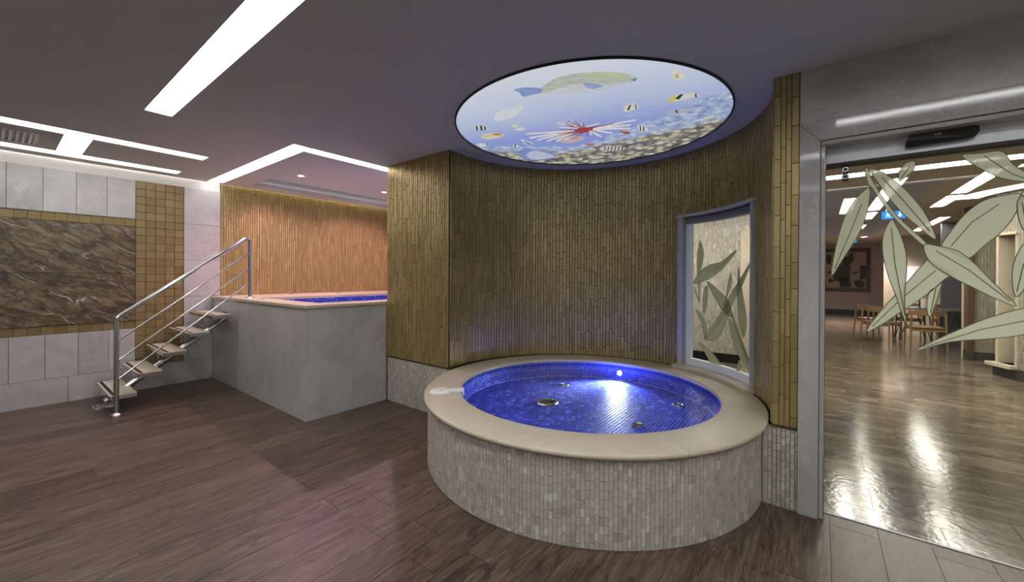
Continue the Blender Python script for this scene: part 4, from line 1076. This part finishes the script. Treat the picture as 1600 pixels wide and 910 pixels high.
karc('plinth', KR-0.02, KR+0.012, 0.0, 0.145, na0-0.05, math.radians(260), M['dark'], 40)
tl = []
sA = na0; tw = 0.036
while sA < math.radians(200):
    z = 0.15; h = 0.085*random.uniform(0.3, 1)
    while z < ZC-0.01:
        h = min(h, ZC-z); am = sA+tw/KR/2
        if not (na0-0.008 < am < na1+0.008 and nz0-0.02 < z+h/2 < nz1+0.04):
            p = Vector((KC[0]+(KR-0.006)*math.cos(am), KC[1]+(KR-0.006)*math.sin(am), z+h/2))
            tl.append((frame(p-Vector((KC[0], KC[1], 0)), (-math.sin(am), math.cos(am), 0), (0, 0, 1)), tw-0.002, h-0.002, 0.006))
        z += h; h = 0.085*random.uniform(0.9, 1.1)
    sA += tw/KR
lay_local(tl, 'stone_mosaic', M['mosaic_hall'], rc, 0)
fwl = B().box((10.106, -3.6, 0), (10.25, -2.08, ZC)).build('wall_return', M['grout']); structure(fwl, 'short beige mosaic wall between the round wall and the wood column', 'wall')
tl = strip_tiles(1.3, 0.145, ZC, lambda s, z: (Vector((10.1055, -2.082-s, z)), (0, -1, 0)), (0.036,), 0.085, 0.002, 0.006, 0.1, 0.005)
lay(tl, 'stone_mosaic', M['mosaic_hall'], fwl, only_stuff=True)
fbl = B().box((10.085, -3.6, 0), (10.0995, -2.08, 0.145)).build('baseboard_return', M['dark']); structure(fbl, 'dark baseboard of the short mosaic wall', 'baseboard')
cvl = empty('cove_light', (KC[0], KC[1], ZC)); tag(cvl, 'curved white light ring on the ceiling around the round mosaic wall', 'ceiling light')
B().lathe([(1.46, ZC-0.006), (1.74, ZC-0.006), (1.74, ZC-0.001), (1.46, ZC-0.001)], KC[0], KC[1], math.radians(95), math.radians(200), 40, closed_prof=True, caps=True).build('diffuser', M['light_ring'], cvl)
B().lathe([(1.44, ZC-0.010), (1.459, ZC-0.010), (1.459, ZC-0.001), (1.44, ZC-0.001)], KC[0], KC[1], math.radians(95), math.radians(200), 40, closed_prof=True, caps=True).build('edge_profile', M['alu'], cvl)

# far framed window with dark plant print
fwn = empty('window_2', (20.0, -0.5, 1.7)); structure(fwn, 'brown framed window with dark plant silhouettes on the far wall', 'window')
X2 = 19.99
Y0_, Y1_, Z0_, Z1_ = 0.35, -1.52, 0.84, 2.50
B().box((X2-0.004, Y1_, Z0_), (X2+0.008, Y0_, Z1_)).build('pane', M['backdrop'], fwn)
t = 0.11
for a_, b2 in (((Y1_, Z0_), (Y0_, Z0_+0.15)), ((Y1_, Z1_-0.12), (Y0_, Z1_)), ((Y1_, Z0_+0.15), (Y1_+t, Z1_-0.12)), ((Y0_-t, Z0_+0.15), (Y0_, Z1_-0.12))):
    B().box((X2-0.05, a_[0], a_[1]), (X2-0.004, b2[0], b2[1])).build('frame_bar', M['frame_brown'], fwn)
def fproj(x, y): return on_x(1285+x*0.1319, 380+y*0.1319, X2-0.012)
PLN = [[(240,255),(235,210),(260,170),(310,150),(350,105),(365,150),(375,190),(340,240),(290,258)], [(45,140),(80,135),(110,160),(100,250),(60,250),(45,210)], [(180,210),(205,200),(225,245),(205,255)],
 [(125,260),(230,252),(338,258),(325,400),(320,450),(140,450),(115,380)], [(50,372),(70,340),(105,325),(95,360)], [(340,370),(380,345),(435,330),(420,355),(370,372)], [(190,430),(240,405),(320,430),(345,500),(330,525),(215,525)], [(365,460),(400,435),(470,440),(505,480),(490,525),(400,525)], [(60,450),(90,418),(125,435),(130,460),(90,470)],
 [(445,262),(520,262),(520,430),(445,430)]]
for p_ in PLN:
    P = [fproj(x, y) for x, y in p_]; kk = len(P); tt = Vector((0.006, 0, 0))
    B().add(P+[p+tt for p in P], [tuple(range(kk)), tuple(range(2*kk-1, kk-1, -1))]+[(i, i+kk, (i+1) % kk+kk, (i+1) % kk) for i in range(kk)]).build('plant_silhouette', M['plant'], fwn)

# exit signs
def exit_sign(x, y, z, wd, h, label):
    e = empty('exit_sign', (x, y, ZC)); tag(e, label, 'sign', 'blue exit signs in the hall')
    bb = B().box((x, y-wd/2, z-h/2), (x+0.03, y+wd/2, z+h/2)).build('panel', M['sign_blue'], e)
    B().box((x+0.01, y+wd*0.3-0.006, z+h/2), (x+0.022, y+wd*0.3+0.006, ZC)).box((x+0.01, y-wd*0.3-0.006, z+h/2), (x+0.022, y-wd*0.3+0.006, ZC)).build('hanger', M['alu'], e)
    s = h; X0 = x-0.002
    ar = B()       # arrow pointing down on the right half, running figure and door on the left half
    cy = y-wd*0.27
    ar.box((X0, cy-0.07*s, z-0.05*s), (x, cy+0.07*s, z+0.34*s)).add([(X0, cy-0.26*s, z-0.02*s), (X0, cy+0.26*s, z-0.02*s), (X0, cy, z-0.34*s)], [(0, 1, 2)])
    ar.build('arrow', M['sign_white'], e)
    ry = y+wd*0.22; fg = B()
    fg.box((X0, ry-0.42*s, z-0.36*s), (x, ry-0.34*s, z+0.36*s)).box((X0, ry-0.42*s, z+0.30*s), (x, ry-0.05*s, z+0.36*s))
    for a_, b2 in (((0.10, 0.12), (-0.02, -0.05)), ((-0.02, -0.05), (0.16, -0.12)), ((0.16, -0.12), (0.20, -0.30)), ((-0.02, -0.05), (-0.16, -0.18)), ((-0.16, -0.18), (-0.05, -0.32)), ((0.08, 0.08), (0.26, 0.04)), ((0.06, 0.06), (-0.14, 0.10))):
        fg.tube([(X0, ry+a_[0]*s, z+a_[1]*s), (X0, ry+b2[0]*s, z+b2[1]*s)], 0.045*s, 6)
    fg.tube([(X0+0.001, ry+0.12*s, z+0.22*s), (X0-0.001, ry+0.12*s, z+0.22*s)], 0.08*s, 10)
    fg.build('running_figure', M['sign_white'], e)
exit_sign(9.0, -0.965, 2.425, 0.28, 0.125, 'blue exit sign with white arrow and running figure, nearest the glass door')
exit_sign(14.2, -0.66, 2.40, 0.28, 0.13, 'small blue exit sign farther down the hall')
for i, (px_, py_, lb) in enumerate(((1350, 370, 'tiny ceiling downlight beside the far exit sign'), (1346, 384.5, 'tiny ceiling downlight above the framed window'), (1293, 386, 'tiny ceiling downlight at the left edge of the far ceiling'))):
    p = on_z(px_, py_, ZC); e = empty('downlight', (p.x, p.y, ZC)); tag(e, lb, 'downlight', 'small downlights far down the hall')
    B().disc(p.x, p.y, ZC-0.008, 0.075, 20, up=False).build('lens', M['light_hall'], e)
    l = bpy.data.lights.new('downlight_bulb', 'SPOT'); l.energy = 700; l.color = (1.0, 0.78, 0.76); l.spot_size = math.radians(130); l.spot_blend = 0.7; l.shadow_soft_size = 0.05
    lo = bpy.data.objects.new('bulb', l); COL.objects.link(lo); lo.parent = e; lo.location = (0, 0, -0.02)
    B().lathe([(0.075, ZC-0.004), (0.08, ZC-0.012), (0.10, ZC-0.010), (0.105, ZC-0.001)], p.x, p.y, seg=20).build('bezel', M['white'], e)

# ---- dining tables and chairs
def make_chair():
    e = empty('dining_chair'); W = M['wood_chair']
    def leg(x0, y0, x1, y1, z1): B().tube([(x0, y0, 0), (x1, y1, z1)], 0.018, 8, radii=[0.013, 0.021]).build('leg', W, e, smooth=True)
    for s in (-1, 1):
        leg(0.25, s*0.25, 0.22, s*0.235, 0.66); leg(-0.27, s*0.25, -0.22, s*0.235, 0.70)
        B().tube([(0.22, s*0.235, 0.655), (0.0, s*0.255, 0.665), (-0.20, s*0.24, 0.69)], 0.017, 8).build('arm', W, e, smooth=True)
        B().tube([(0.22, s*0.24, 0.40), (-0.24, s*0.24, 0.40)], 0.014, 8).build('side_rail', W, e, smooth=True)
    B().box((-0.225, -0.225, 0.415), (0.225, 0.225, 0.445)).build('seat', W, e, bevel=0.012)
    B().box((-0.245, -0.235, 0.36), (-0.22, 0.235, 0.40)).box((0.22, -0.235, 0.36), (0.24, 0.235, 0.40)).build('cross_rail', W, e)
    bk = B(); n_ = 12; v = []
    for i in range(n_+1):
        a = -1+2*i/n_; y = a*0.265; x = -0.27+0.10*a*a; hh = 0.055*(1-0.35*a*a)
        for zz in (0.715-hh, 0.715+hh):
            for xx in (0, 0.022): v.append((x+xx, y, zz))
    f = []
    for i in range(n_):
        o = 4*i; f += [(o, o+4, o+6, o+2), (o+1, o+3, o+7, o+5), (o+2, o+6, o+7, o+3), (o, o+1, o+5, o+4)]
    f += [(0, 2, 3, 1), (4*n_, 4*n_+1, 4*n_+3, 4*n_+2)]
    bk.add(v, f).build('backrest', W, e, smooth=True)
    return e
proto = make_chair(); used = [False]
def chair(x, y, rz, label):
    if not used[0]: c_ = proto; used[0] = True
    else:
        c_ = proto.copy(); COL.objects.link(c_)
        for ch in list(proto.children):
            q = ch.copy(); COL.objects.link(q); q.parent = c_
    c_.location = (x, y, 0); c_.rotation_euler = (0, 0, rz)
    tag(c_, label, 'chair', 'oak dining chairs in the hall')
chair(11.15, -1.66, 0.05, 'oak dining chair seen from behind, nearest the glass door')
chair(12.55, -1.02, -1.15, 'oak dining chair turned sideways at the left end of the tables')
chair(11.75, -1.08, -0.5, 'oak dining chair half hidden left of the nearest one')
chair(13.45, -1.72, PI, 'oak dining chair facing the glass door behind the dining table')
chair(13.55, -2.42, PI-0.3, 'oak dining chair at the right end behind the tables')
def table(x, y, sx, sy, h, label):
    e = empty('dining_table', (x, y, 0)); tag(e, label, 'table')
    B().box((x-sx/2, y-sy/2, h-0.03), (x+sx/2, y+sy/2, h)).build('table_top', M['table_top'], e, bevel=0.004)
    for i in (-1, 1):
        for j in (-1, 1):
            B().tube([(x+i*(sx/2-0.06), y+j*(sy/2-0.05), 0), (x+i*(sx/2-0.12), y+j*(sy/2-0.09), h-0.03)], 0.012, 8).tube([(x+i*(sx/2-0.06), y+j*(sy/2-0.05), 0), (x+i*(sx/2-0.12), y+j*(sy/2-0.22), h-0.03)], 0.009, 8).build('leg', M['iron'], e)
table(12.45, -1.66, 0.8, 0.60, 0.74, 'dark topped dining table behind the nearest oak chair')
table(12.15, -2.25, 0.6, 0.5, 0.74, 'black legged table beside the charcoal wall panel')
cd_ = empty('condiment_caddy', (12.2, -1.75, 0.74)); tag(cd_, 'small white and black condiment stand on the dining table', 'caddy')
B().box((12.17, -1.80, 0.741), (12.23, -1.74, 0.95)).build('body', M['white'], cd_, bevel=0.008)
B().box((12.165, -1.738, 0.741), (12.235, -1.72, 0.98)).build('handle', M['black'], cd_, bevel=0.004)
wbd = empty('white_board', (15.98, -2.1, 1.5)); tag(wbd, 'white board hanging on the beige wall behind the chairs', 'board')
B().box((15.96, -2.30, 1.05), (15.995, -1.85, 1.72)).build('panel', M['white'], wbd); B().box((15.955, -2.31, 1.04), (15.99, -1.84, 1.05)).build('edge', M['alu'], wbd)
